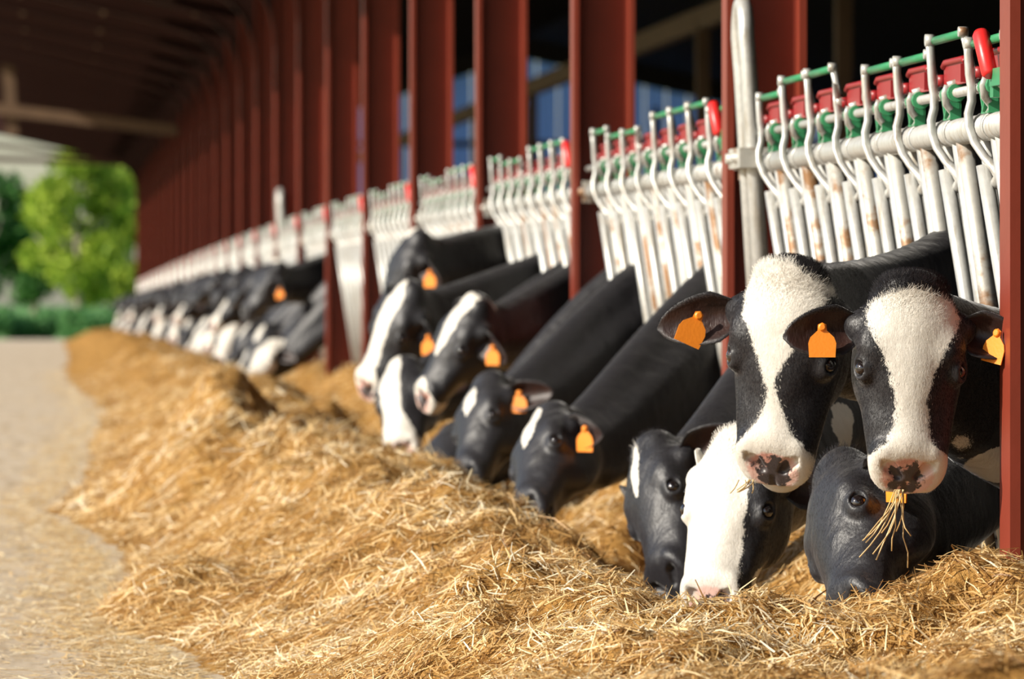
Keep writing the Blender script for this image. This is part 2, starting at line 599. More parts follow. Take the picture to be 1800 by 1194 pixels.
# ------------------------------------------------------------------ red steel columns and rafters
WEB = 0.284
def column_parts(z0, z1):
    a = MB(); a.box((0.013, 0, (z0 + z1) / 2), (0.026, 0.155, z1 - z0))
    b = MB(); b.box((WEB / 2, 0, (z0 + z1) / 2), (WEB - 0.0525, 0.011, z1 - z0))
    c = MB(); c.box((WEB - 0.013, 0, (z0 + z1) / 2), (0.026, 0.155, z1 - z0))
    return a.mesh('outer_flange', M['red_paint']), b.mesh('web', M['red_paint']), c.mesh('inner_flange', M['red_paint'])
col_me = column_parts(-0.8, Z_HAUNCH + 0.25)
def rafter_mesh():
    mb = MB()
    L = XC - X_EAVE
    dz = ROOF_SLOPE * L
    d = Vector((-L, 0, dz)).normalized()
    a = Vector((0.14, 0, Z_HAUNCH + 0.10))
    b = Vector((-L, 0, Z_HAUNCH + 0.10 + ROOF_SLOPE * (L + 0.14)))
    up = Vector((0, 0, 1))
    mb.beam(a, b, 0.012, 0.28)
    for s in (-1, 1):
        mb.beam(a + up * 0.13 * s, b + up * 0.13 * s, 0.15, 0.016)
    # curved haunch under the corner
    pts = []
    for i in range(9):
        t = i / 8
        p0, p1, p2 = Vector((0.0, 0, Z_HAUNCH - 0.85)), Vector((0.0, 0, Z_HAUNCH - 0.02)), Vector((-0.85, 0, Z_HAUNCH + 0.15))
        pts.append(p0 * (1 - t) ** 2 + p1 * 2 * t * (1 - t) + p2 * t * t)
    V, Fc = [], []
    for p in pts:
        V += [(p.x, -0.075, p.z), (p.x, 0.075, p.z)]
    Fc = [(2 * i, 2 * i + 1, 2 * i + 3, 2 * i + 2) for i in range(8)]
    mb.add(V, Fc, True)
    poly = [(p.x, p.z) for p in pts] + [(-0.85, Z_HAUNCH + 0.28), (0.0, Z_HAUNCH + 0.1)]
    mb.prism(poly, 'y', -0.006, 0.006)
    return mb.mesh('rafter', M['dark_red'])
raf_me = rafter_mesh()
for n in range(NB):
    y = Y0 + n * S_BAY
    r = link('steel_column', None, None, (XC, y, 0))
    if n == 0: lab = 'bright red steel column at the near end, beside the red crank grip'
    elif n == 1: lab = 'second red steel column, beside the tall hairpin galvanised pipe'
    elif n < 8: lab = ORD[n] + ' red steel column counted from the near end of the feed fence'
    else: lab = 'blurred dark red steel column in the far part of the barn'
    tag(r, lab, 'column', 'red steel columns along the feed fence')
    for me in col_me:
        link(me.name.split('.')[0], me, r)
    rr = link('rafter', raf_me, None, (XC, y, 0))
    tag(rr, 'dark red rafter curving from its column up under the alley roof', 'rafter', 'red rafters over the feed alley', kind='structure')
mb = MB()
yb = 112.0
mb.beam((XC, yb, HC + 260 * yb / F_PX), (X_EAVE, yb, HC + 310 * yb / F_PX), 0.14, 0.22)
tag(link('tie_beam', mb.mesh('tie_beam', M['timber'])), 'brown timber tie beam across the far feed alley', 'beam', kind='structure')
mb = MB()
p1, p2 = at(2, -60, yb + 0.2), at(22, 238, yb + 0.2)
mb.beam(p1, p2, 0.24, 0.24, (0, 1, 0))
tag(link('hanging_brace', mb.mesh('hanging_brace', M['timber'])), 'brown timber brace hanging beside the tie beam', 'brace', kind='structure')
for k in range(4):
    mb = MB()
    x = -1.8 + k * 1.25
    z = zl + ROOF_SLOPE * (XC - x) - 0.09
    mb.beam((x, -5.8, z), (x, Y_END + 0.3, z), 0.07, 0.16)
    tag(link('purlin', mb.mesh('purlin', M['timber'])), 'dark purlin running along under the alley roof', 'purlin', 'purlins under the alley roof', kind='structure')
# gable end tie of the far frame
mb = MB()
ye = Y_END
mb.beam((XC, ye, HC + 200 / F_PX * ye + 0.04), (X_EAVE, ye, HC + 212 / F_PX * ye), 0.10, 0.16)
mb.beam((XC - 0.2, ye, HC + 206 / F_PX * ye), (X_EAVE, ye, HC + 238 / F_PX * ye), 0.08, 0.14)
tag(link('end_tie', mb.mesh('end_tie', M['dark_red'])), 'thin dark tie across the open gable end of the feed alley', 'beam', kind='structure')

# ------------------------------------------------------------------ feed fence (self-locking yokes)
UNIT, U0, NU = 0.64, 0.78, 8
def lean(z, out=0.0):
    """point on the leaning fence at height z, moved out by 'out' towards the alley"""
    return fx(z) - out
def arm_pts(top, hook=True):
    y = 0.0
    P = [(lean(ZP + top, 0.012), 0, ZP + top), (lean(ZP + 0.20, 0.018), -0.005, ZP + 0.20), (lean(ZP + 0.14, 0.024), -0.008, ZP + 0.14), (lean(ZP + 0.11, 0.024), -0.01, ZP + 0.11),
         (lean(ZP + 0.07, 0.030), -0.016, ZP + 0.07), (lean(ZP + 0.035, 0.045), -0.022, ZP + 0.035), (lean(ZP, 0.050), -0.035, ZP), (lean(ZP - 0.04, 0.044), -0.05, ZP - 0.04),
         (lean(ZP - 0.08, 0.026), -0.07, ZP - 0.08), (lean(ZP - 0.105, 0.008), -0.09, ZP - 0.105), (lean(ZP - 0.125, -0.004), -0.10, ZP - 0.125),
         (lean(ZP - 0.145, 0.0), -0.09, ZP - 0.145), (lean(ZP - 0.158, 0.018), -0.07, ZP - 0.158)]
    return P
def clampring(y):
    mb = MB()
    V, Fc = [], []
    n = 16
    for yy, r in ((y - 0.012, 0.0375), (y - 0.012, 0.041), (y + 0.012, 0.041), (y + 0.012, 0.0375)):
        for k in range(n):
            a = 2 * math.pi * k / n
            V.append((XP + r * math.cos(a), yy, ZP + r * math.sin(a)))
    for j in range(3):
        for k in range(n):
            k2 = (k + 1) % n
            Fc.append((j * n + k, (j + 1) * n + k, (j + 1) * n + k2, j * n + k2))
    mb.add(V, Fc, True)
    return mb
ZR = ZP + 0.105                           # small rod above the pipe
XR = lean(ZR)
zb = 0.34                                 # bottom rail
def tube_mb(dy0, dy1, r, ztop=-0.02, out=0.0):
    mb = MB()
    mb.tube([(lean(ZP + ztop, out), dy0, ZP + ztop), (lean(1.0, out), dy0 + (dy1 - dy0) * .45, 1.0), (lean(zb, out), dy1, zb)], r, 12)
    return mb
def arm_mb(top):
    mb = MB()
    P = arm_pts(top)
    mb.tube(P, [0.0125] * 9 + [0.016, 0.021, 0.022, 0.012], 8, 0.62, up=(0, 1, 0))
    mb.tube([(P[0][0] - 0.012, 0, P[0][2] - 0.012), (P[0][0] + 0.014, 0, P[0][2] - 0.012)], 0.017, 10)
    return mb
def rear_arm_mb(top, dy):
    mb = MB()
    mb.tube([(lean(ZP + top), dy, ZP + top), (lean(ZR + 0.01, -0.015), dy + 0.01, ZR + 0.01)], 0.011, 8, 0.7)
    mb.tube([(lean(ZP + top) - 0.012, dy, ZP + top - 0.01), (lean(ZP + top) + 0.014, dy, ZP + top - 0.01)], 0.014, 8)
    return mb
def pin_mb(top, dy):
    mb = MB()
    z = ZP + top - 0.014
    mb.tube([(lean(z), -0.005, z), (lean(z), dy, z)], 0.0125, 8, up=(0, 0, 1))
    return mb
def flap_mb():
    mb = MB()
    z0, z1 = ZR + 0.022, ZR + 0.088
    x = lean(ZR + 0.06)
    poly = [(-0.42, z0), (-0.03, z0), (-0.03, z1 - 0.02), (-0.05, z1 - 0.004), (-0.08, z1), (-0.38, z1), (-0.42, z1 - 0.012)]
    mb.prism(poly, 'x', x + 0.008, x + 0.020)
    mb.tube([(x + 0.006, -0.035, z1 - 0.010), (x + 0.006, -0.07, z1), (x + 0.006, -0.38, z1), (x + 0.006, -0.42, z1 - 0.01)], 0.009, 8, up=(0, 0, 1))
    mb.tube([(x - 0.006, 0.0, z0 + 0.02), (x + 0.02, 0.0, z0 + 0.02)], 0.018, 8)
    mb.box((x + 0.006, -0.42, z0 + 0.026), (0.03, 0.012, 0.05))
    return mb
def sleeve_mb():
    mb = MB()
    mb.tube([(XR, -0.20, ZR), (XR, -0.195, ZR), (XR, -0.075, ZR), (XR, -0.07, ZR)], [0.017, 0.021, 0.021, 0.017], 12, up=(0, 0, 1))
    mb.tube([(XR, -0.255, ZR), (XR, -0.225, ZR)], 0.025, 12, up=(0, 0, 1))
    # ribbed web under the sleeve
    for dy in (-0.19, -0.13, -0.08):
        mb.box((XR + 0.006, dy, ZR - 0.037), (0.03, 0.008, 0.06))
    mb.box((XR + 0.012, -0.135, ZR - 0.03), (0.008, 0.12, 0.04))
    for s in (-1, 1):
        mb.beam((XR - 0.006, -0.135 + 0.05 * s, ZR - 0.01), (XR - 0.006, -0.135, ZR - 0.065), 0.008, 0.02, (1, 0, 0))
    mb.box((XR + 0.004, -0.135, ZR - 0.068), (0.028, 0.12, 0.006))
    return mb
def strap_mb():
    mb = MB()
    P = []
    for k in range(9):
        a = math.radians(150 - k * 30)
        P.append((XR + 0.027 * math.cos(a), -0.215, ZR + 0.027 * math.sin(a)))
    P = P[:5]
    mb.tube([(XR - 0.02, -0.225, ZR + 0.02), (XR - 0.027, -0.22, ZR), (XR - 0.022, -0.21, ZR - 0.03), (XP - 0.012, -0.17, ZP + 0.052), (XP - 0.018, -0.16, ZP + 0.035)], 0.011, 8, 0.6)
    mb.tube([(XR - 0.02, -0.225, ZR + 0.02), (XR, -0.226, ZR + 0.028), (XR + 0.022, -0.225, ZR + 0.015)], 0.011, 8, 0.6)
    return mb
unit_parts = {}
for nm, mbx, mt in [('fixed_tube', tube_mb(0.0, 0.02, 0.024), 'galv'), ('swing_tube', tube_mb(-0.06, -0.16, 0.021, -0.10, 0.03), 'galv'),
                    ('fixed_tube_rusty', tube_mb(-0.26, -0.28, 0.024), 'rusty'), ('lower_tube', tube_mb(-0.17, -0.15, 0.021), 'galv'),
                    ('red_flap', flap_mb(), 'red_plastic'), ('green_sleeve', sleeve_mb(), 'green_plastic'),
                    ('rod_strap', strap_mb(), 'galv'), ('clamp_ring', clampring(0.0), 'galv'), ('clamp_ring_b', clampring(-0.16), 'galv'),
                    ('arm_tall', arm_mb(0.27), 'galv'), ('arm_mid', arm_mb(0.235), 'galv'), ('arm_low', arm_mb(0.16), 'galv'),
                    ('rear_tall', rear_arm_mb(0.27, -0.50), 'galv'), ('rear_mid', rear_arm_mb(0.235, -0.50), 'galv'), ('rear_low', rear_arm_mb(0.16, -0.50), 'galv'),
                    ('pin_tall', pin_mb(0.27, -0.50), 'green_plastic'), ('pin_mid', pin_mb(0.235, -0.50), 'green_plastic')]:
    unit_parts[nm] = (mbx, mbx.mesh(nm, M[mt]), mt)
PART_NAME = {'fixed_tube': 'fixed_tube', 'swing_tube': 'swing_tube', 'fixed_tube_rusty': 'fixed_tube', 'lower_tube': 'fixed_tube', 'red_flap': 'red_flap',
             'green_sleeve': 'green_sleeve', 'rod_strap': 'rod_strap', 'clamp_ring': 'clamp_ring', 'clamp_ring_b': 'clamp_ring',
             'arm_tall': 'locking_arm', 'arm_mid': 'locking_arm', 'arm_low': 'locking_arm', 'rear_tall': 'rear_arm', 'rear_mid': 'rear_arm',
             'rear_low': 'rear_arm', 'pin_tall': 'green_pin', 'pin_mid': 'green_pin'}
STATES = ['mid', 'tall', 'tall', 'tall', 'low', 'mid', 'mid', 'tall']     # from the near end
STATES0 = ['mid', 'tall', 'mid', 'mid', 'low', 'tall', 'tall', 'mid']
def unit_list(st):
    L = ['fixed_tube', 'swing_tube', 'fixed_tube_rusty', 'lower_tube', 'red_flap', 'green_sleeve', 'rod_strap', 'clamp_ring', 'clamp_ring_b', 'arm_' + st, 'rear_' + st]
    if st != 'low':
        L.append('pin_' + st)
    return L
mb = MB(); mb.tube([(XP, 0.10, ZP), (XP, S_BAY - 0.10, ZP)], 0.0365, 18, up=(0, 0, 1)); pipe_me = mb.mesh('main_pipe', M['galv']); pipe_mb = mb
mb = MB(); mb.tube([(XR, 0.12, ZR), (XR, S_BAY - 0.12, ZR)], 0.0135, 12, up=(0, 0, 1)); rod_me = mb.mesh('control_rod', M['galv']); rod_mb = mb
mb = MB(); mb.tube([(lean(zb), 0.10, zb), (lean(zb), S_BAY - 0.10, zb)], 0.03, 12, up=(0, 0, 1)); brail_me = mb.mesh('bottom_rail', M['galv']); brail_mb = mb
grip_mb = MB(); grip_mb.tube([(lean(ZR + 0.03, 0.03), 0.41, ZR + 0.018), (lean(ZR + 0.035, 0.03), 0.415, ZR + 0.026), (lean(ZR + 0.125, 0.03), 0.47, ZR + 0.128), (lean(ZR + 0.13, 0.03), 0.475, ZR + 0.136)], [0.014, 0.021, 0.0225, 0.017], 14, up=(1, 0, 0))
grip_me = grip_mb.mesh('crank_grip', M['red_grip'])
lev_mb = MB(); lev_mb.tube([(lean(ZR + 0.19), 0.17, ZR + 0.18), (XR - 0.01, 0.20, ZR), (XP - 0.05, 0.16, ZP - 0.04), (XP - 0.045, 0.15, ZP - 0.09)], 0.010, 8, 0.7)
lev_me = lev_mb.mesh('crank_lever', M['galv'])
gb_mb = MB(); gb_mb.box((XR, 0.33, ZR + 0.015), (0.06, 0.24, 0.045)); gb_mb.box((XR, 0.46, ZR + 0.0), (0.045, 0.05, 0.07))
gb_me = gb_mb.mesh('crank_block', M['green_plastic'])
bk_mb = MB()
bk_mb.box((XP + 0.005, 0.0, ZP), (0.09, 0.05, 0.10)); bk_mb.tube([(XP - 0.06, 0, ZP), (XP + 0.02, 0, ZP)], 0.016, 8)
bk_me = bk_mb.mesh('end_bracket', M['rusty'])
# joined version for far bays
MATIX = ['galv', 'rusty', 'red_plastic', 'green_plastic', 'red_grip']
fj = MB()
def join(mbx, mt, dy):
    fj.cur = MATIX.index(mt)
    o = len(fj.v)
    fj.v += [(v[0], v[1] + dy, v[2]) for v in mbx.v]
    fj.f += [tuple(i + o for i in f) for f in mbx.f]
    fj.s += mbx.s
    fj.mi += [fj.cur] * len(mbx.f)
for u in range(NU):
    for nm in unit_list(STATES[u]):
        join(unit_parts[nm][0], unit_parts[nm][2], U0 + u * UNIT)
for mbx, mt in ((pipe_mb, 'galv'), (rod_mb, 'galv'), (brail_mb, 'galv'), (grip_mb, 'red_grip'), (lev_mb, 'galv'), (gb_mb, 'green_plastic')):
    join(mbx, mt, 0.0)
join(bk_mb, 'rusty', 0.115)
join(bk_mb, 'rusty', S_BAY - 0.115)
far_me = fj.mesh('feed_fence', [M[k] for k in MATIX])
NEAR_BAYS = 5
for b in range(NB - 1):
    y = Y0 + b * S_BAY
    if b < NEAR_BAYS:
        o = link('feed_fence', None, None, (0, y, fdrop(y)))
        bk_y = [0.115, S_BAY - 0.115]
        for nm, me in (('main_pipe', pipe_me), ('control_rod', rod_me), ('bottom_rail', brail_me), ('crank_grip', grip_me), ('crank_lever', lev_me), ('crank_block', gb_me), ('end_bracket', bk_me), ('end_bracket', bk_me)):
            c = link(nm, me, o)
            if nm == 'end_bracket':
                c.location.y = bk_y.pop()
            if nm == 'crank_grip': c['label'] = 'bright red plastic crank grip'
        for u in range(NU):
            st = (STATES0 if b == 0 else STATES)[u]
            for nm in unit_list(st):
                c = link(PART_NAME[nm], unit_parts[nm][1], o, (0, U0 + u * UNIT, 0))
                if nm == 'fixed_tube_rusty': c['label'] = 'rust-stained upright tube'
    else:
        o = link('feed_fence', far_me, None, (0, y, fdrop(y)))
        o.rotation_euler = (math.atan2(fdrop(y + S_BAY) - fdrop(y), S_BAY), 0, 0)
    if b == 0: lab = 'galvanised headlock fence section nearest, sharp, with green pins and red flaps'
    elif b < 8: lab = 'galvanised headlock fence section between the %s and %s red columns' % (ORD[b], ORD[b + 1])
    else: lab = 'blurred pale headlock fence section far down the barn'
    tag(o, lab, 'fence', 'headlock feed fence sections')

# tall hairpin pipes beside columns
def hairpin(y, x, ztop, z0, r, gap, name, lab):
    mb = MB()
    P = [(x + 0.10, y - gap, z0)]
    P += [(x, y - gap, ztop - 0.25)]
    for k in range(9):
        a = math.pi * k / 8
        P.append((x - 0.01, y - gap * math.cos(a), ztop - 0.12 + 0.12 * math.sin(a)))
    P += [(x, y + gap, ztop - 0.25), (x + 0.10, y + gap, z0)]
    mb.tube(P, r, 14, up=(1, 0, 0))
    o = link(name, None, None, (0, 0, fdrop(y)))
    link('bent_pipe', mb.mesh('bent_pipe', M['galv']), o)
    mb = MB()
    mb.box((x + 0.01, y, ZP + 0.02), (0.10, gap * 2 + 0.12, 0.07))
    for s in (-1, 1):
        mb.tube([(x - 0.06, y + s * 0.08, ZP + 0.02), (x + 0.03, y + s * 0.08, ZP + 0.02)], 0.018, 8)
    c = link('clamp', mb.mesh('clamp', M['rusty']), o)
    c['label'] = 'rusty clamp'
    tag(o, lab, 'pipe', 'hairpin pipes beside the columns')
hairpin(16.55 / 16.9 * (Y0 + S_BAY), 2.405, HC + 0.965, 0.2, 0.029, 0.10, 'hairpin_pipe', 'tall galvanised hairpin pipe rising beside the second red column')
hairpin(Y0 + 8 * S_BAY - 0.4, 2.44, HC + 1.0, 0.2, 0.045, 0.15, 'hairpin_pipe', 'white blurred pipe top standing above the fence far down the row')

# ------------------------------------------------------------------ hay
def hay_edge(Y):
    Y = np.asarray(Y, float)
    edge = np.interp(Y, [10, 16.3, 18.8, 22.5, 25.5, 28, 32, 37, 50, 60, 72, 100, 170], [0.40, 0.36, 0.12, 0.20, 0.04, -0.15, 0.05, 0.10, 0.30, 0.15, 0.0, 0.1, 0.1])
    edge = edge + 0.20 * fbm(Y * 0.9 + 3, Y * 0 + 1.5, 3) + 0.14 * fbm(Y * 3.0, Y * 0 + 9.5, 2)
    return edge

def hay_h(X, Y):
    X = np.asarray(X, float); Y = np.asarray(Y, float)
    edge = hay_edge(Y)
    up = sst(edge - 0.05, edge + 1.15, X)
    p = 0.35 * up
    p = p - (0.20 * sst(1.50, 1.90, X) - 0.18 * sst(2.05, 2.5, X)) * sst(14.5, 15.5, Y) + 0.03 * sst(1.9, 2.2, X) * (1 - sst(14.5, 15.5, Y))
    lum = 0.29 * fbm(X * 1.1 + 4, Y * 0.8, 3) + 0.19 * fbm(X * 3.6, Y * 2.9 + 7, 3) + 0.075 * fbm(X * 10, Y * 8 + 3, 3)
    p = p + lum * up
    for (mx, my, sx, sy, hh) in MOUNDS:
        p = p + hh * np.exp(-((X - mx) / sx) ** 2 - ((Y - my) / sy) ** 2)
    p = np.where(X < edge - 0.05, -0.03, p)
    p = p * sst(edge - 0.10, edge + 0.10, X) - 0.02
    return p + drop(Y)
MOUNDS = [(0.88, 31.5, 0.26, 1.6, 0.40), (0.62, 27.5, 0.28, 1.6, 0.16), (2.05, 13.6, 0.35, 0.7, 0.04), (0.35, 19.5, 0.22, 0.7, 0.14), (1.0, 22.5, 0.3, 1.0, 0.10), (1.35, 19.0, 0.25, 1.6, 0.06), (1.66, 14.2, 0.32, 1.2, -0.10), (1.7, 17.2, 0.3, 1.5, -0.05), (1.2, 26.0, 0.25, 2.5, 0.08), (1.95, 19.6, 0.2, 0.5, 0.16)]
xs = np.concatenate([np.arange(-0.5, 2.66, 0.03)])
ysl, y = [], 8.0
while y < Y_END + 3:
    ysl.append(y)
    y += max(0.035, 0.0022 * y if y < 40 else 0.004 * y)
ysl = np.array(ysl)
GX, GY = np.meshgrid(xs, ysl, indexing='ij')
GZ = hay_h(GX, GY) + 0.02 * fbm(GX * 14, GY * 12, 3) * (GX > 0)
nx, ny = GX.shape
idx = np.arange(nx * ny).reshape(nx, ny)
quads = np.stack([idx[:-1, :-1], idx[1:, :-1], idx[1:, 1:], idx[:-1, 1:]], -1).reshape(-1, 4)
zc = GZ.ravel()[quads].max(1) - drop(GY.ravel()[quads].mean(1))
quads = quads[zc > -0.012]
hay_me = mesh_np('hay_bed', np.stack([GX, GY, GZ], -1).reshape(-1, 3), [quads])
hay_me.materials.append(M['hay_bed'])
hay = link('hay_pile', hay_me)
tag(hay, 'long golden heap of chopped straw and hay along the feed fence', 'hay', kind='stuff')

def strands(base, direc, up, length, width, tint, name, bend=0.25, segs=2):
    """thin bent ribbons as one mesh (arrays in, mesh out)"""
    n = len(base)
    d = direc / np.linalg.norm(direc, axis=1, keepdims=True)
    s = np.cross(d, up)
    ln = np.linalg.norm(s, axis=1, keepdims=True)
    s = s / np.maximum(ln, 1e-6)
    u2 = np.cross(s, d)
    V = np.zeros((n, segs + 1, 2, 3), np.float32)
    bd = rng.normal(0, bend, (n, 1))
    for k in range(segs + 1):
        t = k / segs
        c = base + d * (length[:, None] * t) + (s * bd + u2 * (0.4 * np.abs(bd))) * (length[:, None] * (t * (1 - t)))
        w = width[:, None] * (1.0 if k < segs else 0.6) * 0.5
        V[:, k, 0] = c - s * w
        V[:, k, 1] = c + s * w
    b = (np.arange(n) * (segs + 1) * 2)[:, None]
    fa = [np.concatenate([b + 2 * k, b + 2 * k + 1, b + 2 * k + 3, b + 2 * k + 2], 1) for k in range(segs)]
    me = mesh_np(name, V.reshape(-1, 3), fa, smooth=False)
    a = me.attributes.new('tint', 'FLOAT', 'POINT')
    a.data.foreach_set('value', np.repeat(tint.astype(np.float32), (segs + 1) * 2))
    return me

def straw_field(n, ya, yb, lmin, lmax, wid, power=2.0):
    u = rng.random(n)
    q = 1.0 - power
    Y = (ya ** q + u * (yb ** q - ya ** q)) ** (1.0 / q)
    X = rng.uniform(-0.15, 2.62, n)
    Z = hay_h(X, Y) - drop(Y)
    keep = Z > 0.004
    X, Y, Z = X[keep], Y[keep], Z[keep]
    n = len(X)
    e = 0.03
    gx = (hay_h(X + e, Y) - hay_h(X - e, Y)) / (2 * e)
    gy = (hay_h(X, Y + e) - hay_h(X, Y - e)) / (2 * e)
    gx, gy = np.clip(gx, -1.5, 1.5), np.clip(gy, -1.5, 1.5)
    az = rng.uniform(0, 2 * math.pi, n) * 0.55 + 2 * math.pi * 1.6 * fbm(X * 4 + 2, Y * 3, 2) + 1.0
    el = np.abs(rng.normal(0, 0.28, n)) * np.where(rng.random(n) < 0.05, 3.0, 1.0)
    el = np.minimum(el, 1.25)
    dx, dy = np.cos(az), np.sin(az)
    dz = gx * dx + gy * dy + np.tan(el) * rng.choice([1, 1, 1, -0.3], n)
    dz = np.clip(dz, -1.5, 2.0)
    D = np.stack([dx, dy, dz], 1)
    N = np.stack([-gx, -gy, np.ones(n)], 1) + rng.normal(0, 0.45, (n, 3))
    L = rng.uniform(lmin, lmax, n) * np.where(rng.random(n) < 0.12, 1.6, 1.0)
    B = np.stack([X, Y, Z + drop(Y) + rng.uniform(-0.02, 0.022, n)], 1) - D / np.linalg.norm(D, axis=1, keepdims=True) * (L * 0.35)[:, None]
    t = np.clip(0.46 + 0.95 * fbm(X * 2.4 + 40, Y * 1.8, 3) + rng.normal(0, 0.24, n), 0, 1)  # broad noise paints shadowed clumps into the straw colour, over random stalk tone
    return B, D, N, L, rng.uniform(0.6, 1.3, n) * wid, t
B, D, N, L, W_, T = straw_field(190000, 10.2, 24, 0.035, 0.085, 0.0038)
hs = link('straw', strands(B, D, N, L, W_, T, 'straw'), hay)
hs.data.materials.append(M['straw']); hs['kind'] = 'stuff'
B, D, N, L, W_, T = straw_field(60000, 24, 70, 0.05, 0.12, 0.007)
hs = link('straw', strands(B, D, N, L, W_, T, 'straw_far', segs=1), hay)
hs.data.materials.append(M['straw']); hs['kind'] = 'stuff'
# litter on the alley floor
n = 26000
Yl = (14 ** -1.2 + rng.random(n) * (80 ** -1.2 - 14 ** -1.2)) ** (-1 / 1.2)
Xl = np.where(rng.random(n) < 0.55, hay_edge(Yl) + 0.06 - np.abs(rng.normal(0, 0.16, n)), 0.35 - np.abs(rng.normal(0, 0.8, n)))
kl = (fbm(Xl * 2, Yl * 0.7, 3) + rng.normal(0, 0.12, n) + 0.25 * (Xl > hay_edge(Yl) - 0.25)) > -0.04
Xl, Yl = Xl[kl], Yl[kl]
n = len(Xl)
az = rng.uniform(0, 6.28, n)
D = np.stack([np.cos(az), np.sin(az), rng.normal(0.05, 0.08, n)], 1)
ll = link('straw_litter', strands(np.stack([Xl, Yl, 0.006 + drop(Yl)], 1), D, np.tile([0, 0, 1.0], (n, 1)) + rng.normal(0, .2, (n, 3)), rng.uniform(.04, .1, n), rng.uniform(.003, .008, n), rng.uniform(.4, 1, n), 'straw_litter', segs=1))
ll.data.materials.append(M['straw'])
tag(ll, 'loose straw scattered over the concrete alley', 'straw', kind='stuff')

# ------------------------------------------------------------------ cows: distance fields polygonised with surface nets
def sd_ell(p, c, r):
    q = (p - np.float32(c)) / np.float32(r)
    k0 = np.sqrt((q * q).sum(1)) + 1e-6
    q2 = q / np.float32(r)
    k1 = np.sqrt((q2 * q2).sum(1)) + 1e-6
    return k0 * (k0 - 1) / k1
def sd_cap(p, a, b, r1, r2, sy=None):
    a, b = np.float32(a), np.float32(b)
    if sy is not None:
        s = np.float32(sy); p = p / s; a = a / s; b = b / s
    ba = b - a
    pa = p - a
    h = np.clip((pa @ ba) / (ba @ ba), 0, 1)
    d = np.sqrt(((pa - h[:, None] * ba) ** 2).sum(1)) - (r1 + (r2 - r1) * h)
    if sy is not None:
        d = d * float(min(1.0, np.min(s)))
    return d
def smin(a, b, k):
    h = np.maximum(k - np.abs(a - b), 0) / k
    return np.minimum(a, b) - h * h * k * 0.25
def smax(a, b, k):
    return -smin(-a, -b, k)

EYE = (0.220, 0.100, -0.052)
EYE_N = (0.0, 0.86, 0.51)
def head_sdf(p, open_mouth=0.0):
    d = sd_ell(p, (0.115, 0, -0.088), (0.125, 0.106, 0.092))
    d = smin(d, sd_ell(p, (0.14, 0, -0.056), (0.160, 0.094, 0.050)), 0.03)
    d = smin(d, sd_ell(p, (-0.004, 0, -0.065), (0.05, 0.066, 0.055)), 0.04)
    d = smin(d, sd_cap(p, (0.22, 0, -0.096), (0.47, 0, -0.086), 0.080, 0.060, (1, 1.0, 0.95)), 0.05)
    d = smin(d, sd_cap(p, (0.17, 0, -0.20), (0.45, 0, -0.130), 0.066, 0.048), 0.05)
    for s in (1, -1):
        d = smin(d, sd_ell(p, (0.160, 0.076 * s, -0.048), (0.050, 0.034, 0.034)), 0.03)
        d = smin(d, sd_ell(p, (0.20, 0.068 * s, -0.165), (0.13, 0.047, 0.10)), 0.04)
        d = smin(d, sd_ell(p, (0.33, 0.060 * s, -0.105), (0.12, 0.030, 0.040)), 0.04)      # cheek ridge
        d = smin(d, sd_ell(p, (0.10, 0.104 * s, -0.095), (0.04, 0.033, 0.033)), 0.03)
        d = smin(d, sd_ell(p, (EYE[0], 0.094 * s, EYE[2] - 0.006), (0.038, 0.025, 0.030)), 0.018)
        d = smin(d, sd_cap(p, (EYE[0] - 0.022, 0.106 * s, EYE[2] - 0.006), (EYE[0] - 0.004, 0.097 * s, EYE[2] + 0.017), 0.0045, 0.005), 0.010)   # upper lid
        d = smin(d, sd_cap(p, (EYE[0] - 0.004, 0.097 * s, EYE[2] + 0.017), (EYE[0] + 0.024, 0.094 * s, EYE[2] + 0.010), 0.005, 0.004), 0.010)
    d = smin(d, sd_ell(p, (0.476, 0, -0.088), (0.095, 0.066, 0.066)), 0.04)
    for s in (1, -1):
        d = smin(d, sd_ell(p, (0.492, 0.035 * s, -0.105), (0.066, 0.033, 0.042)), 0.03)
        d = smin(d, sd_ell(p, (0.466, 0.050 * s, -0.060), (0.046, 0.023, 0.030)), 0.025)
    # slanted nose pad
    d = smax(d, 0.66 * (p[:, 0] - 0.436) + 0.751 * (p[:, 2] + 0.024), 0.028)
    d = smin(d, sd_ell(p, (0.475 + 0.03 * open_mouth, 0, -0.150 - 0.022 * open_mouth), (0.058, 0.052, 0.032)), 0.02)
    for s in (1, -1):
        e = (EYE[0], (EYE[1] + 0.013 * EYE_N[1]) * s, EYE[2] + 0.013 * EYE_N[2])
        d = smax(d, -sd_ell(p, e, (0.0235, 0.020, 0.0175)), 0.006)
        d = smax(d, -sd_cap(p, (0.502, 0.022 * s, -0.086), (0.478, 0.041 * s, -0.064), 0.010, 0.0165), 0.005)
        d = smax(d, -sd_cap(p, (0.478, 0.041 * s, -0.060), (0.466, 0.052 * s, -0.054), 0.012, 0.006), 0.006)
        d = smax(d, -sd_cap(p, (0.560, 0.0, -0.135), (0.520, 0.062 * s, -0.130), 0.006 + 0.007 * open_mouth, 0.006), 0.01)
        d = smax(d, -sd_cap(p, (0.520, 0.064 * s, -0.130), (0.43, 0.066 * s, -0.120), 0.006, 0.004), 0.01)
    d = smax(d, -sd_cap(p, (0.520, 0, -0.098), (0.548, 0, -0.126), 0.004, 0.004), 0.008)
    return d

def axis(lo, hi, a, b, h, H, g=1.22):
    mid = list(np.arange(a, b + h, h))
    up, st = [mid[-1]], h
    while up[-1] < hi:
        st = min(st * g, H)
        up.append(up[-1] + st)
    dn, st = [mid[0]], h
    while dn[-1] > lo:
        st = min(st * g, H)
        dn.append(dn[-1] - st)
    return np.array(dn[:0:-1] + mid + up[1:], np.float32)

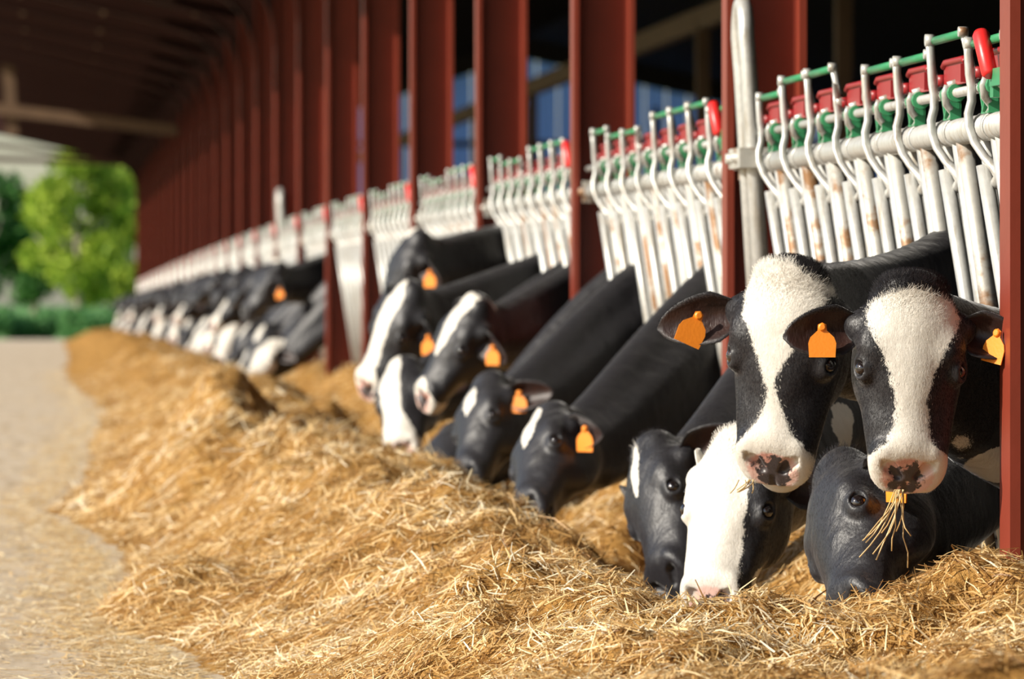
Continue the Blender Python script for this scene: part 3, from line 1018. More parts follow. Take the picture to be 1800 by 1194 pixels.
def surface_nets(f, xs, ys, zs, stride=4):
    ax = [xs, ys, zs]
    # pad so that (n-1) % stride == 0
    for i in range(3):
        a = ax[i]
        ex = (-(len(a) - 1)) % stride
        if ex:
            st = a[-1] - a[-2]
            a = np.concatenate([a, a[-1] + st * np.arange(1, ex + 1, dtype=np.float32)])
        ax[i] = a
    n = [len(a) for a in ax]
    ci = [np.arange(0, m, stride) for m in n]
    CX = np.stack(np.meshgrid(ax[0][ci[0]], ax[1][ci[1]], ax[2][ci[2]], indexing='ij'), -1).reshape(-1, 3)
    D = f(CX).reshape([len(c) for c in ci])
    sp = []
    for a, c in zip(ax, ci):
        dl = np.gradient(a)[c] * stride * 1.15
        sp.append(dl)
    diag = np.sqrt(sp[0][:, None, None] ** 2 + sp[1][None, :, None] ** 2 + sp[2][None, None, :] ** 2)
    near = np.abs(D) < diag * 1.0
    mp = [np.minimum((np.arange(m) + stride // 2) // stride, len(c) - 1) for m, c in zip(n, ci)]
    G = D[np.ix_(*mp)].astype(np.float32)
    nf = near[np.ix_(*mp)]
    ii = np.nonzero(nf)
    P = np.stack([ax[0][ii[0]], ax[1][ii[1]], ax[2][ii[2]]], 1)
    out = np.empty(len(P), np.float32)
    for s in range(0, len(P), 400000):
        out[s:s + 400000] = f(P[s:s + 400000])
    G[ii] = out
    S = G < 0
    cnt = np.zeros([m - 1 for m in n], np.uint8)
    for a in (0, 1):
        for b in (0, 1):
            for c in (0, 1):
                cnt += S[a:n[0] - 1 + a, b:n[1] - 1 + b, c:n[2] - 1 + c]
    act = (cnt > 0) & (cnt < 8)
    cells = np.array(np.nonzero(act)).T
    vid = np.full(act.shape, -1, np.int64)
    vid[act] = np.arange(len(cells))
    acc = np.zeros((len(cells), 3), np.float32)
    num = np.zeros(len(cells), np.float32)
    i, j, k = cells.T
    corner = lambda o: G[i + o[0], j + o[1], k + o[2]]
    for d in range(3):
        o1, o2 = [q for q in range(3) if q != d]
        for a in (0, 1):
            for b in (0, 1):
                p0 = [0, 0, 0]; p0[o1] = a; p0[o2] = b
                p1 = list(p0); p1[d] = 1
                va, vb = corner(p0), corner(p1)
                m = (va < 0) != (vb < 0)
                t = np.where(m, va / np.where(m, va - vb, 1), 0)
                pt = np.zeros((len(cells), 3), np.float32)
                pt[:, o1] = a; pt[:, o2] = b; pt[:, d] = t
                acc += pt * m[:, None]
                num += m
    acc /= np.maximum(num, 1)[:, None]
    V = np.empty((len(cells), 3), np.float32)
    for d in range(3):
        base = ax[d][cells[:, d]]
        V[:, d] = base + acc[:, d] * (ax[d][cells[:, d] + 1] - base)
    Q = []
    for d in range(3):
        o1, o2 = (d + 1) % 3, (d + 2) % 3
        sl0 = [slice(1, m - 1) for m in n]; sl1 = list(sl0)
        sl0[d] = slice(0, n[d] - 1); sl1[d] = slice(1, n[d])
        a, b = S[tuple(sl0)], S[tuple(sl1)]
        e = np.array(np.nonzero(a != b)).T
        if len(e) == 0:
            continue
        flip = a[tuple(e.T)]
        e = e + 1
        e[:, d] -= 1
        def cv(s1, s2):
            q = e.copy()
            q[:, o1] -= s1
            q[:, o2] -= s2
            return vid[q[:, 0], q[:, 1], q[:, 2]]
        q = np.stack([cv(1, 1), cv(0, 1), cv(0, 0), cv(1, 0)], 1)
        q[~flip] = q[~flip][:, ::-1]
        Q.append(q)
    Q = np.concatenate(Q)
    Q = Q[(Q >= 0).all(1)]
    return V, Q

def ear_geo(length=0.21, half=0.066, nu=14, nv=9, cup=0.75, thick=0.007, curl=0.0):
    """ear in its own frame: x along the ear, y across, z towards the opening"""
    U = np.linspace(0, 1, nu)
    Vv = np.linspace(-1, 1, nv)
    outer, inner = [], []
    for u in U:
        w = half * (np.sin(math.pi * min(1, 0.18 + 0.82 * u ** 0.95)) ** 0.55) if u < 1 else 0.004
        if u < 0.3:
            w = w * (0.55 + 0.45 * u / 0.3)
        for v in Vv:
            cu = cup * (1 - 0.45 * u)
            z = w * cu * (v * v) * 1.0 - 0.02 * (1 - u) * (1 - v * v) + curl * u * u * 0.05
            y = w * v * (1 - 0.12 * cu * v * v)
            outer.append((length * u, y, z - thick))
            inner.append((length * u, y * 0.97, z + thick * (0.4 - 0.9 * abs(v) ** 3)))
    V = np.array(outer + inner, np.float32)
    id0 = np.arange(nu * nv).reshape(nu, nv)
    id1 = id0 + nu * nv
    q = []
    for i in range(nu - 1):
        for j in range(nv - 1):
            q.append((id0[i, j], id0[i, j + 1], id0[i + 1, j + 1], id0[i + 1, j]))
            q.append((id1[i, j], id1[i + 1, j], id1[i + 1, j + 1], id1[i, j + 1]))
        q.append((id0[i, 0], id0[i + 1, 0], id1[i + 1, 0], id1[i, 0]))
        q.append((id0[i, -1], id1[i, -1], id1[i + 1, -1], id0[i + 1, -1]))
    for j in range(nv - 1):
        q.append((id0[-1, j], id0[-1, j + 1], id1[-1, j + 1], id1[-1, j]))
        q.append((id0[0, j], id1[0, j], id1[0, j + 1], id0[0, j + 1]))
    msk = np.concatenate([np.zeros(nu * nv), np.ones(nu * nv)])
    vv = np.tile(np.abs(Vv), nu)
    uu = np.repeat(U, nv)
    msk[nu * nv:] = np.clip(1.35 - vv ** 4 * 1.35, 0, 1) * (uu < 0.95)
    return V, np.array(q, np.int64), msk.astype(np.float32)

def tag_meshes():
    mb = MB()
    poly = [(-0.031, -0.060), (0.031, -0.060), (0.033, -0.026), (0.028, -0.012), (0.011, 0.004), (0.010, 0.018), (0.0, 0.023), (-0.010, 0.018), (-0.011, 0.004), (-0.028, -0.012), (-0.033, -0.026)]
    mb.prism(poly, 'z', -0.0015, 0.0015)
    st = MB()
    st.tube([(0, 0.012, 0.0), (0, 0.012, 0.005), (0, 0.012, 0.008)], [0.010, 0.010, 0.006], 10)
    return mb.mesh('ear_tag', M['orange_tag']), st.mesh('tag_stud', M['orange_tag'])
TAG_ME, STUD_ME = tag_meshes()
def eye_mesh():
    mb = MB()
    pts = [(0.0, 0, -1)]
    P, rr = [], []
    for k in range(9):
        a = -math.pi / 2 + math.pi * k / 8
        P.append((0, 0.0, 0.021 * math.sin(a)))
        rr.append(max(0.021 * math.cos(a), 0.0004))
    mb.tube(P, rr, 14, caps=False)
    return mb.mesh('eye', M['eye'])
EYE_ME = eye_mesh()

def frame(x, z):
    x = np.array(x, float); x /= np.linalg.norm(x)
    z = np.array(z, float); z = z - x * (z @ x); z /= np.linalg.norm(z)
    y = np.cross(z, x)
    return np.stack([x, y, z], 1)         # columns

def lerp_knots(x, knots):
    kx = [k[0] for k in knots]
    return np.interp(x, kx, [k[1] for k in knots]), np.interp(x, kx, [k[2] for k in knots])

def make_cow(name, label, P, Mz, N, Yb, scale=1.0, h=0.006, H=0.035, blaze=None, white=(), black=(), pink=1.0, ears=None, tags=(1, -1),
             body_yaw=0.0, body_x=3.0, neck_ctrl=None, nz=1.10, wy=1.18, mouth=0.0, fur=0, muzzle_white=True, group='Holstein cows feeding in a row', body=True, sag=0.0):
    """P poll, Mz muzzle tip, N forehead normal (world); Yb where the neck crosses the fence"""
    P, Mz = np.array(P, float), np.array(Mz, float)
    R = frame(Mz - P, N)
    sc = scale
    sv = np.array([1.0, wy, 1.0]) * sc
    zf = fdrop(Yb)
    O = np.array([body_x, Yb, zf])
    cy, sy = math.cos(body_yaw), math.sin(body_yaw)
    fwd = np.array([-cy, -sy, 0.0]); lft = np.array([sy, -cy, 0.0]); upv = np.array([0, 0, 1.0])
    Bm = np.stack([fwd, lft, upv], 1)
    def toh(p):
        return ((p - np.float32(P)) @ np.float32(R)) / np.float32(sv)
    def h2w(q):
        return P + R @ (np.array(q, float) * sv)
    # neck centre line
    A0 = h2w((0.10, 0, -0.145)); A1 = h2w((0.11, 0, -0.33))
    B0 = O + Bm @ np.array([0.12, 0, nz]); B1 = O + Bm @ np.array([0.50, 0, nz + sag])
    if neck_ctrl is not None:
        B1 = np.array(neck_ctrl, float)
    dh = -R[:, 0] * 0.9 + R[:, 2] * 0.15
    SEG = 13
    chain = []
    for i in range(SEG + 1):
        t = i / SEG
        c = A0 * (1 - t) ** 3 + A1 * 3 * t * (1 - t) ** 2 + B1 * 3 * t * t * (1 - t) + B0 * t ** 3
        dv = dh * (1 - t) + upv * t
        tg = 3 * ((A1 - A0) * (1 - t) ** 2 + 2 * (B1 - A1) * t * (1 - t) + (B0 - B1) * t * t)
        tg /= np.linalg.norm(tg)
        dv = dv - tg * (dv @ tg)
        dv /= np.linalg.norm(dv) + 1e-9
        dep = (0.070 * (1 - t) + 0.195 * t) * (sc * (1 - t) + t)
        chain.append((c, dv, dep, t))
    def f(p):
        q = toh(p)
        d = np.full(len(p), 9.0, np.float32)
        r2 = (q - np.float32((0.25, 0, -0.1)))
        dist = np.sqrt((r2 * r2).sum(1)) * sc
        m = dist < 0.60
        d[~m] = dist[~m] - 0.36 * sc
        if m.any():
            d[m] = head_sdf(q[m], mouth) * sc
        # neck
        lines = [None, None, None]
        for (c0, v0, e0, t0), (c1, v1, e1, t1) in zip(chain[:-1], chain[1:]):
            for li, (off, ra, rb) in enumerate(((1, 0.062, 0.075), (0, 0.098, 0.150), (-1, 0.060, 0.120))):
                r0, r1 = ra + (rb - ra) * t0, ra + (rb - ra) * t1
                dd = sd_cap(p, c0 + v0 * e0 * off, c1 + v1 * e1 * off, r0, r1)
                lines[li] = dd if lines[li] is None else np.minimum(lines[li], dd)
        nk = smin(smin(lines[0], lines[1], 0.06), lines[2], 0.06)
        if body:
            b = (p - np.float32(O)) @ np.float32(Bm)
            bd = sd_ell(b, (-0.02, 0, 0.97), (0.36, 0.235, 0.38))
            bd = smin(bd, sd_ell(b, (-0.2, 0, 1.24), (0.32, 0.11, 0.18)), 0.12)
            bd = smin(bd, sd_ell(b, (-0.78, 0, 0.93), (0.80, 0.29, 0.42)), 0.15)
            bd = smin(bd, sd_cap(b, (-0.15, 0, 1.28), (-1.45, 0, 1.30), 0.10, 0.12), 0.12)
            bd = smin(bd, sd_ell(b, (-1.38, 0, 1.04), (0.36, 0.24, 0.34)), 0.1)
            for s in (1, -1):
                bd = smin(bd, sd_cap(b, (0.0, 0.16 * s, 0.80), (0.02, 0.15 * s, 0.44), 0.11, 0.058), 0.06)
                bd = smin(bd, sd_cap(b, (0.02, 0.15 * s, 0.44), (0.0, 0.14 * s, 0.09), 0.052, 0.040), 0.03)
                bd = smin(bd, sd_cap(b, (0.0, 0.14 * s, 0.09), (0.05, 0.14 * s, 0.03), 0.045, 0.055), 0.02)
                bd = smin(bd, sd_cap(b, (-1.42, 0.13 * s, 0.92), (-1.27, 0.16 * s, 0.64), 0.15, 0.10), 0.08)
                bd = smin(bd, sd_cap(b, (-1.27, 0.16 * s, 0.64), (-1.52, 0.17 * s, 0.47), 0.10, 0.058), 0.04)
                bd = smin(bd, sd_cap(b, (-1.52, 0.17 * s, 0.47), (-1.47, 0.16 * s, 0.09), 0.052, 0.042), 0.03)
                bd = smin(bd, sd_cap(b, (-1.47, 0.16 * s, 0.09), (-1.42, 0.16 * s, 0.03), 0.046, 0.055), 0.02)
            bd = smin(bd, sd_ell(b, (-1.16, 0, 0.56), (0.24, 0.17, 0.17)), 0.06)
            bd = smin(bd, sd_cap(b, (-1.70, 0, 1.24), (-1.80, 0, 0.55), 0.03, 0.02), 0.05)
            nk = smin(nk, bd, 0.14)
        return smin(d, nk, 0.055 * sc)
    # grid: fine around the head
    hp = np.array([h2w((a, b, c)) for a in (-0.10, 0.58) for b in (-0.15, 0.15) for c in (-0.26, 0.04)])
    lo, hi = hp.min(0), hp.max(0)
    if body:
        bp = np.array([O + Bm @ np.array(q) for q in ((-1.9, -.45, 0), (-1.9, .45, 0), (.5, -.45, 1.6), (.5, .45, 1.6))])
    else:
        bp = np.array([c for c, _, _, _ in chain])
        bp = np.concatenate([bp - 0.35, bp + 0.35])
    LO, HI = np.minimum(lo, bp.min(0)) - 0.12, np.maximum(hi, bp.max(0)) + 0.12
    LO[2] = max(LO[2], zf - 0.06)
    xs_, ys_, zs_ = [axis(LO[i], HI[i], lo[i], hi[i], h, H) for i in range(3)]
    V, Q = surface_nets(f, xs_, ys_, zs_)
    earm = np.zeros(len(V), np.float32)
    # ears
    ears = ears or {}
    tag_spots = []
    for s in (1, -1):
        e = ears.get(s, {})
        ed = e.get('dir', (0.18, 1.0, -0.22) if s > 0 else (-0.6, 1.0, -0.6)); ef = e.get('face', (0.55, 0.15, 0.8))
        ed = np.array([ed[0], ed[1] * s, ed[2]]); ef = np.array([ef[0], ef[1] * s, ef[2]])
        Rw = R @ frame(ed, ef)
        ev, eq, em = ear_geo(e.get('len', 0.205), e.get('half', 0.068), cup=e.get('cup', 0.7), thick=max(0.006, h * 0.5), curl=e.get('curl', 0.0),
                             nu=14 if h < 0.012 else 8, nv=9 if h < 0.012 else 5)
        base = h2w((0.105, 0.098 * s, -0.095))
        ew = base + (ev * sc) @ Rw.T
        Q = np.concatenate([Q, eq + len(V)])
        V = np.concatenate([V, ew.astype(np.float32)])
        earm = np.concatenate([earm, em])
        if s in tags:
            tp = base + Rw @ (np.array(e.get('tag_at', (0.115, 0.0, 0.020))) * sc)
            tag_spots.append((tp, Rw, e))
    # coat masks
    q = toh(V)
    x, yl, z = q[:, 0], q[:, 1], q[:, 2]
    if blaze is None:
        blaze = [(-0.05, 0, -.05), (0.6, 0, -.05)]
    yc, hw = lerp_knots(x, blaze)
    cm = hw - np.abs(yl - yc)
    cm = np.minimum(cm, x + 0.035)
    cm = np.minimum(cm, np.where(x < 0.40, z + 0.135, z + 0.135 + (x - 0.40) * 3.0))
    r2 = np.sqrt(((q - np.float32((0.25, 0, -0.1))) ** 2).sum(1))
    cm = np.where(r2 < 0.42, cm, -0.2)
    for (sp, c, r) in white:
        cc = h2w(c) if sp == 'h' else (O + Bm @ np.array(c) if sp == 'b' else np.array(c))
        cm = np.maximum(cm, r - np.sqrt(((V - cc) ** 2).sum(1)))
    for (sp, c, r) in black:
        cc = h2w(c) if sp == 'h' else np.array(c)
        cm = np.minimum(cm, np.sqrt(((V - cc) ** 2).sum(1)) - r)
    cm = np.where(earm > 0, -0.2, cm)
    if len(earm) and earm.any():
        n_ear = len(V) - (earm > 0).argmax() if False else 0
    nose = 1.0 - np.sqrt(((x - 0.506) / 0.066) ** 2 + (yl / 0.062) ** 2 + ((z + 0.080) / 0.068) ** 2)
    me = mesh_np(name, V - np.float32(O), [Q])
    for nm, arr in (('coat', cm), ('nose', nose), ('ear', earm), ('pink', np.full(len(V), pink))):
        a = me.attributes.new(nm, 'FLOAT', 'POINT')
        a.data.foreach_set('value', np.ascontiguousarray(arr, np.float32))
    me.materials.append(M['coat'])
    o = link(name, me, None, tuple(O))
    tag(o, label, 'cow', group)
    Rm = Matrix([[float(R[i, j]) for j in range(3)] for i in range(3)]).to_4x4()
    for s in (1, -1):
        w = h2w((EYE[0], (EYE[1] - 0.001) * s, EYE[2] - 0.0015)) - O
        e_ = link('eye', EYE_ME, o)
        e_.matrix_local = Matrix.Translation(w) @ Rm @ Matrix.Scale(sc, 4)
    for tp, Rw, e in tag_spots:
        # the tag hangs: its top (y) points against gravity within the ear plane, or along a given direction
        nrm = Rw[:, 2]
        if 'tag_n' in e:
            nrm = np.array(e['tag_n'], float)
        upd = np.array(e.get('tag_up', (0, 0, 1.0)), float)
        T = frame(np.cross(upd, nrm), nrm)
        T4 = Matrix([[float(T[i, j]) for j in range(3)] for i in range(3)]).to_4x4()
        tg = link('ear_tag', TAG_ME, o)
        tg['label'] = 'orange plastic ear tag'
        tg.matrix_local = Matrix.Translation(tp - O) @ T4 @ Matrix.Scale(sc * 1.12, 4)
        link('tag_stud', STUD_ME, tg)
    if fur:
        rs = np.random.default_rng(11)
        tri = np.concatenate([Q[:, [0, 1, 2]], Q[:, [0, 2, 3]]])
        a, b, c = V[tri[:, 0]], V[tri[:, 1]], V[tri[:, 2]]
        nn = np.cross(b - a, c - a)
        ar = np.linalg.norm(nn, axis=1)
        qc = toh((a + b + c) / 3)
        inh = (np.sqrt(((qc - np.float32((0.24, 0, -0.1))) ** 2).sum(1)) < 0.44) & (earm[tri[:, 0]] == 0)
        nos = nose[tri[:, 0]] > 0.0
        eyed = np.minimum(np.linalg.norm(qc - np.float32(EYE), axis=1), np.linalg.norm(qc - np.float32((EYE[0], -EYE[1], EYE[2])), axis=1)) < 0.03
        pw = ar * inh * ~nos * ~eyed
        pick = rs.choice(len(tri), fur, p=pw / pw.sum())
        r1, r2_ = rs.random(fur), rs.random(fur)
        fl_ = r1 + r2_ > 1
        r1[fl_], r2_[fl_] = 1 - r1[fl_], 1 - r2_[fl_]
        ta, tb, tc = a[pick], b[pick], c[pick]
        pos = ta + (tb - ta) * r1[:, None] + (tc - ta) * r2_[:, None]
        nv = nn[pick] / np.maximum(ar[pick], 1e-9)[:, None]
        ql = toh(pos)
        flow = np.stack([np.where(ql[:, 0] < 0.16, -0.9, 1.0), ql[:, 1] * 3.0, -0.25 * np.ones(fur)], 1)
        flow = flow + rs.normal(0, 0.45, flow.shape)
        fw = (flow * np.array([1, 1, 1])) @ R.T
        fw = fw - nv * (fw * nv).sum(1)[:, None]
        fw /= np.linalg.norm(fw, axis=1, keepdims=True) + 1e-9
        top = np.exp(-((ql[:, 0] - 0.0) / 0.06) ** 2) * (ql[:, 2] > -0.12) * (np.abs(ql[:, 1]) < 0.11)
        ln = (rs.uniform(0.003, 0.007, fur) + 0.022 * top * rs.random(fur)) * sc
        di = fw + nv * (0.06 + 0.55 * top)[:, None]
        cmv = np.interp
        ct = cm[tri[pick, 0]] * (1 - r1 - r2_) + cm[tri[pick, 1]] * r1 + cm[tri[pick, 2]] * r2_
        tint = np.where(ct + rs.normal(0, 0.005, fur) > 0, rs.uniform(0.86, 1.0, fur), rs.uniform(0.0, 0.12, fur))
        fme = strands(pos - O, di, nv + rs.normal(0, 0.06, nv.shape), ln, np.full(fur, 0.0007), tint, 'coat_hair', bend=0.2, segs=1)
        fme.materials.append(M['hair'])
        fo = link('coat_hair', fme, o)
        fo['kind'] = 'stuff'
    return o

HEADL = 0.555
def cow_px(name, label, p, m, Y, N, Yb, L=None, toward=True, **kw):
    """poll pixel p at depth Y, muzzle pixel m; the muzzle's depth follows from the head length"""
    sc = kw.get('scale', 1.0)
    L = 0.608 * sc
    A = np.array(at(p[0], p[1], Y))
    best, bY = 1e9, Y
    lo, hi = (Y - L, Y) if toward else (Y, Y + L)
    for k in range(121):
        yy = lo + (hi - lo) * k / 120
        d = abs(np.linalg.norm(np.array(at(m[0], m[1], yy)) - A) - L)
        if d < best:
            best, bY = d, yy
    Mz = np.array(at(m[0], m[1], bY))
    d = (Mz - A); d /= np.linalg.norm(d)
    return make_cow(name, label, A + d * 0.046 * sc, A + d * L, N, Yb, **kw)

WF = [(-0.05, 0, 0.10)]
# --- the two cows looking into the camera
cow_px('cow', 'black cow with broad white blaze facing the camera, straw hanging from its mouth',
       (1608, 472), (1601, 872), 14.28, (-0.04, -1.0, 0.18), 14.97, scale=0.945, wy=1.28, nz=0.80, sag=-0.02, h=0.0042, fur=90000,
       blaze=[(-0.05, 0, -0.04), (0.0, 0.0, -0.02), (0.022, 0.0, 0.05), (0.045, 0, 0.085), (0.08, 0.0, 0.098), (0.13, 0, 0.084), (0.18, 0.0, 0.064), (0.23, 0.0, 0.047), (0.30, 0.0, 0.032), (0.37, 0, 0.035), (0.42, 0, 0.050), (0.455, 0, 0.09), (0.6, 0, 0.14)],
       white=[('w', at(1690, 770, 14.72), 0.055), ('w', at(1745, 835, 14.72), 0.08), ('w', at(1700, 800, 14.6), 0.05)],
       ears={-1: dict(dir=(0.16, 1.0, 0.05), face=(0.10, 0.10, 1.0), cup=0.5, len=0.215, half=0.074, tag_at=(0.115, 0.0, 0.035), tag_n=(-0.1, -1, 0.05)),
             1: dict(dir=(0.22, 0.95, 0.22), face=(-0.2, -0.95, 0.7), cup=0.85, len=0.19, half=0.07, tag_at=(0.11, 0.0, 0.03), tag_n=(-0.75, -0.65, 0.1), tag_up=(0.3, 0, 1))})
cow_px('cow', 'black cow with narrow white blaze and dirty pink nose, chewing, neck rising behind it',
       (1382, 450), (1337, 870), 15.25, (-0.42, -1.0, 0.15), 16.25, scale=1.05, wy=1.26, nz=1.28, sag=-0.36, h=0.0045, fur=90000, mouth=0.8,
       blaze=[(-0.05, -0.03, 0.03), (-0.02, -0.03, 0.05), (0.03, 0.0, 0.092), (0.11, 0.0, 0.080), (0.17, -0.004, 0.052), (0.22, -0.010, 0.030), (0.27, -0.010, 0.013), (0.31, -0.004, 0.011), (0.36, 0, 0.025), (0.41, 0, 0.048), (0.45, 0, 0.08), (0.6, 0, 0.14)],
       white=[('w', at(1484 - 14 * k, 740 + 18 * k, yy), 0.055) for k in range(4) for yy in (15.35, 15.5, 15.65, 15.8, 15.95, 16.1)],
       ears={-1: dict(dir=(0.30, 1.0, 0.12), face=(0.15, 0.45, 1.0), cup=0.6, len=0.23, half=0.072, tag_at=(0.12, 0.0, 0.03), tag_n=(0.1, -1, 0.05), tag_up=(0.45, 0, 1)),
             1: dict(dir=(0.10, 1.0, -0.5), face=(0.3, -0.2, 1.0))}, tags=(-1,))
# --- heads down right in front of the fence
cow_px('cow', 'all black cow with head down in the straw beside the first red column',
       (1430, 800), (1446, 1110), 14.95, (-0.93, -0.36, 0.10), 15.62, scale=1.10, nz=0.90, h=0.0055, fur=22000,
       white=[('b', (0.25, 0.25, 0.45), 0.16)], pink=0.0,
       ears={1: dict(dir=(0.60, 1.0, -0.35), face=(0.9, 0.1, 0.5), cup=0.9, tag_at=(0.12, 0.0, 0.03), tag_n=(-.8, -.5, 0)), -1: dict(dir=(-0.8, 1.0, -0.4), face=(0.5, 0, 0.8))}, tags=(1,))
cow_px('cow', 'cow with white face and black eye patch eating straw below the chewing cow',
       (1300, 735), (1222, 1075), 15.85, (-0.48, -0.85, 0.22), 16.93, scale=1.0, h=0.0055, fur=30000,
       blaze=[(-0.05, -0.04, 0.12), (0.05, -0.03, 0.13), (0.15, -0.035, 0.095), (0.25, -0.035, 0.095), (0.35, -0.04, 0.10), (0.45, -0.04, 0.11), (0.6, -0.03, 0.13)],
       white=[('h', (0.40, 0.09, -0.14), 0.045), ('h', (-0.02, -0.02, -0.12), 0.11)] + [('w', at(1500 - 16 * k, 700 + 32 * k, 16.22), 0.035 + 0.011 * k) for k in range(5)],
       ears={1: dict(dir=(-0.2, 1.0, -0.6)), -1: dict(dir=(-0.9, 0.5, -0.9))}, tags=())
cow_px('cow', 'black cow with thin white forehead stripe eating beside the white-faced cow',
       (1112, 762), (1136, 1050), 18.0, (-0.92, -0.42, 0.15), 18.75, scale=1.05, h=0.007, fur=18000,
       blaze=[(-0.05, 0.0, -0.02), (0.02, 0.0, 0.012), (0.08, 0.0, 0.022), (0.14, 0, 0.016), (0.19, 0, 0.004), (0.22, 0, -0.03), (0.6, 0, -0.05)], pink=0.0,
       ears={-1: dict(dir=(-0.8, 1.0, -0.2)), 1: dict(dir=(-0.1, 1.0, -0.5))}, tags=())
cow_px('cow', 'black cow with white star and orange tag in drooping ear, head in straw',
       (948, 702), (884, 905), 21.2, (-0.85, -0.48, 0.32), 21.95, scale=1.05, h=0.008, pink=0.0,
       blaze=[(-0.05, 0.0, -0.02), (0.02, 0.0, 0.02), (0.07, 0.0, 0.036), (0.15, 0, 0.028), (0.21, 0, 0.01), (0.25, 0, -0.03), (0.6, 0, -0.05)],
       ears={1: dict(dir=(0.75, 1.0, -0.30), face=(0.3, -0.6, 0.8), tag_at=(0.12, 0.0, 0.02), tag_n=(-0.7, -0.7, 0))}, tags=(1,))
cow_px('cow', 'black cow with small white diamond on its forehead, grazing behind the star-faced one',
       (844, 646), (784, 852), 24.1, (-0.84, -0.52, 0.30), 24.75, scale=1.04, h=0.009, pink=0.0,
       blaze=[(-0.05, 0.0, -0.03), (0.05, 0.0, 0.0), (0.10, 0.0, 0.032), (0.16, 0, 0.030), (0.21, 0, 0.0), (0.25, 0, -0.03), (0.6, 0, -0.05)],
       ears={1: dict(dir=(-0.1, 1.0, -0.5), tag_at=(0.06, 0.0, 0.02))}, tags=(1,))
cow_px('cow', 'black cow with white blaze and pink nose tip, head raised, round tagged ear',
       (830, 508), (700, 722), 26.2, (-0.76, -0.46, 0.42), 26.85, scale=1.02, h=0.009,
       blaze=[(-0.05, 0.0, 0.05), (0.04, 0, 0.042), (0.12, 0, 0.040), (0.22, 0, 0.030), (0.29, 0, 0.008), (0.33, 0, -0.01), (0.40, 0, 0.0), (0.45, 0, 0.05), (0.5, 0, 0.11), (0.6, 0, 0.14)],
       ears={1: dict(dir=(0.30, 1.0, -0.45), face=(0.3, -0.35, 0.8), half=0.08, tag_n=(-0.6, -0.8, 0))}, tags=(1,))
cow_px('cow', 'black cow with full white blaze running down to its pink nose, ear tagged orange',
       (712, 486), (596, 724), 28.6, (-0.70, -0.55, 0.38), 29.3, scale=1.10, h=0.010,
       blaze=[(-0.05, 0.0, 0.0), (0.02, 0.0, 0.03), (0.07, 0, 0.046), (0.20, 0, 0.042), (0.3, 0, 0.040), (0.40, 0, 0.048), (0.46, 0, 0.09), (0.6, 0, 0.14)],
       ears={1: dict(dir=(0.6, 1.0, -0.45), face=(0.3, -0.3, 0.8), tag_n=(-0.6, -0.8, 0))}, tags=(1,))
cow_px('cow', 'black cow holding its head highest of the row, orange tag in ear',
       (724, 396), (632, 590), 31.0, (-0.80, -0.35, 0.48), 31.6, scale=1.05, h=0.011, pink=0.0, sag=0.25,
       white=[('h', (-0.02, -0.02, -0.03), 0.05)],
       ears={1: dict(dir=(0.35, 1.0, -0.35), face=(0.2, -0.3, 0.8), tag_n=(-0.6, -0.8, 0))}, tags=(1,))
cow_px('cow', 'white-faced cow eating below the two raised blaze-faced heads',
       (702, 618), (692, 798), 27.6, (-0.45, -0.80, 0.42), 28.05, scale=1.0, h=0.010,
       blaze=[(-0.05, -0.04, 0.04), (0.1, -0.04, 0.05), (0.3, -0.03, 0.045), (0.45, 0, 0.09), (0.6, 0, 0.14)],
       ears={1: dict(dir=(-0.1, 1.0, -0.5)), -1: dict(dir=(-1.0, 0.35, -0.7))}, tags=())
cow_px('cow', 'mostly hidden black cow eating low between the diamond-marked cow and the pink-nosed one',
       (795, 732), (745, 860), 25.4, (-0.5, -0.5, 0.7), 25.75, scale=1.0, h=0.012, pink=0.0,
       ears={1: dict(dir=(0.2, 1.0, -0.4)), -1: dict(dir=(0.1, 1.0, -0.2), tag_n=(-0.6, -0.8, 0))}, tags=(-1,))
cow_px('cow', 'large black cow with raised head and orange tag just beyond the seventh red column',
       (486, 452), (402, 562), 51.0, (-0.78, -0.40, 0.48), 51.6, scale=1.08, h=0.013, pink=0.0, sag=0.22,
       white=[('h', (-0.06, -0.02, -0.03), 0.08), ('h', (0.55, 0.0, -0.05), 0.06)],
       ears={1: dict(dir=(0.5, 1.0, -0.35), face=(0.2, -0.3, 0.8), tag_n=(-0.6, -0.8, 0))}, tags=(1,))

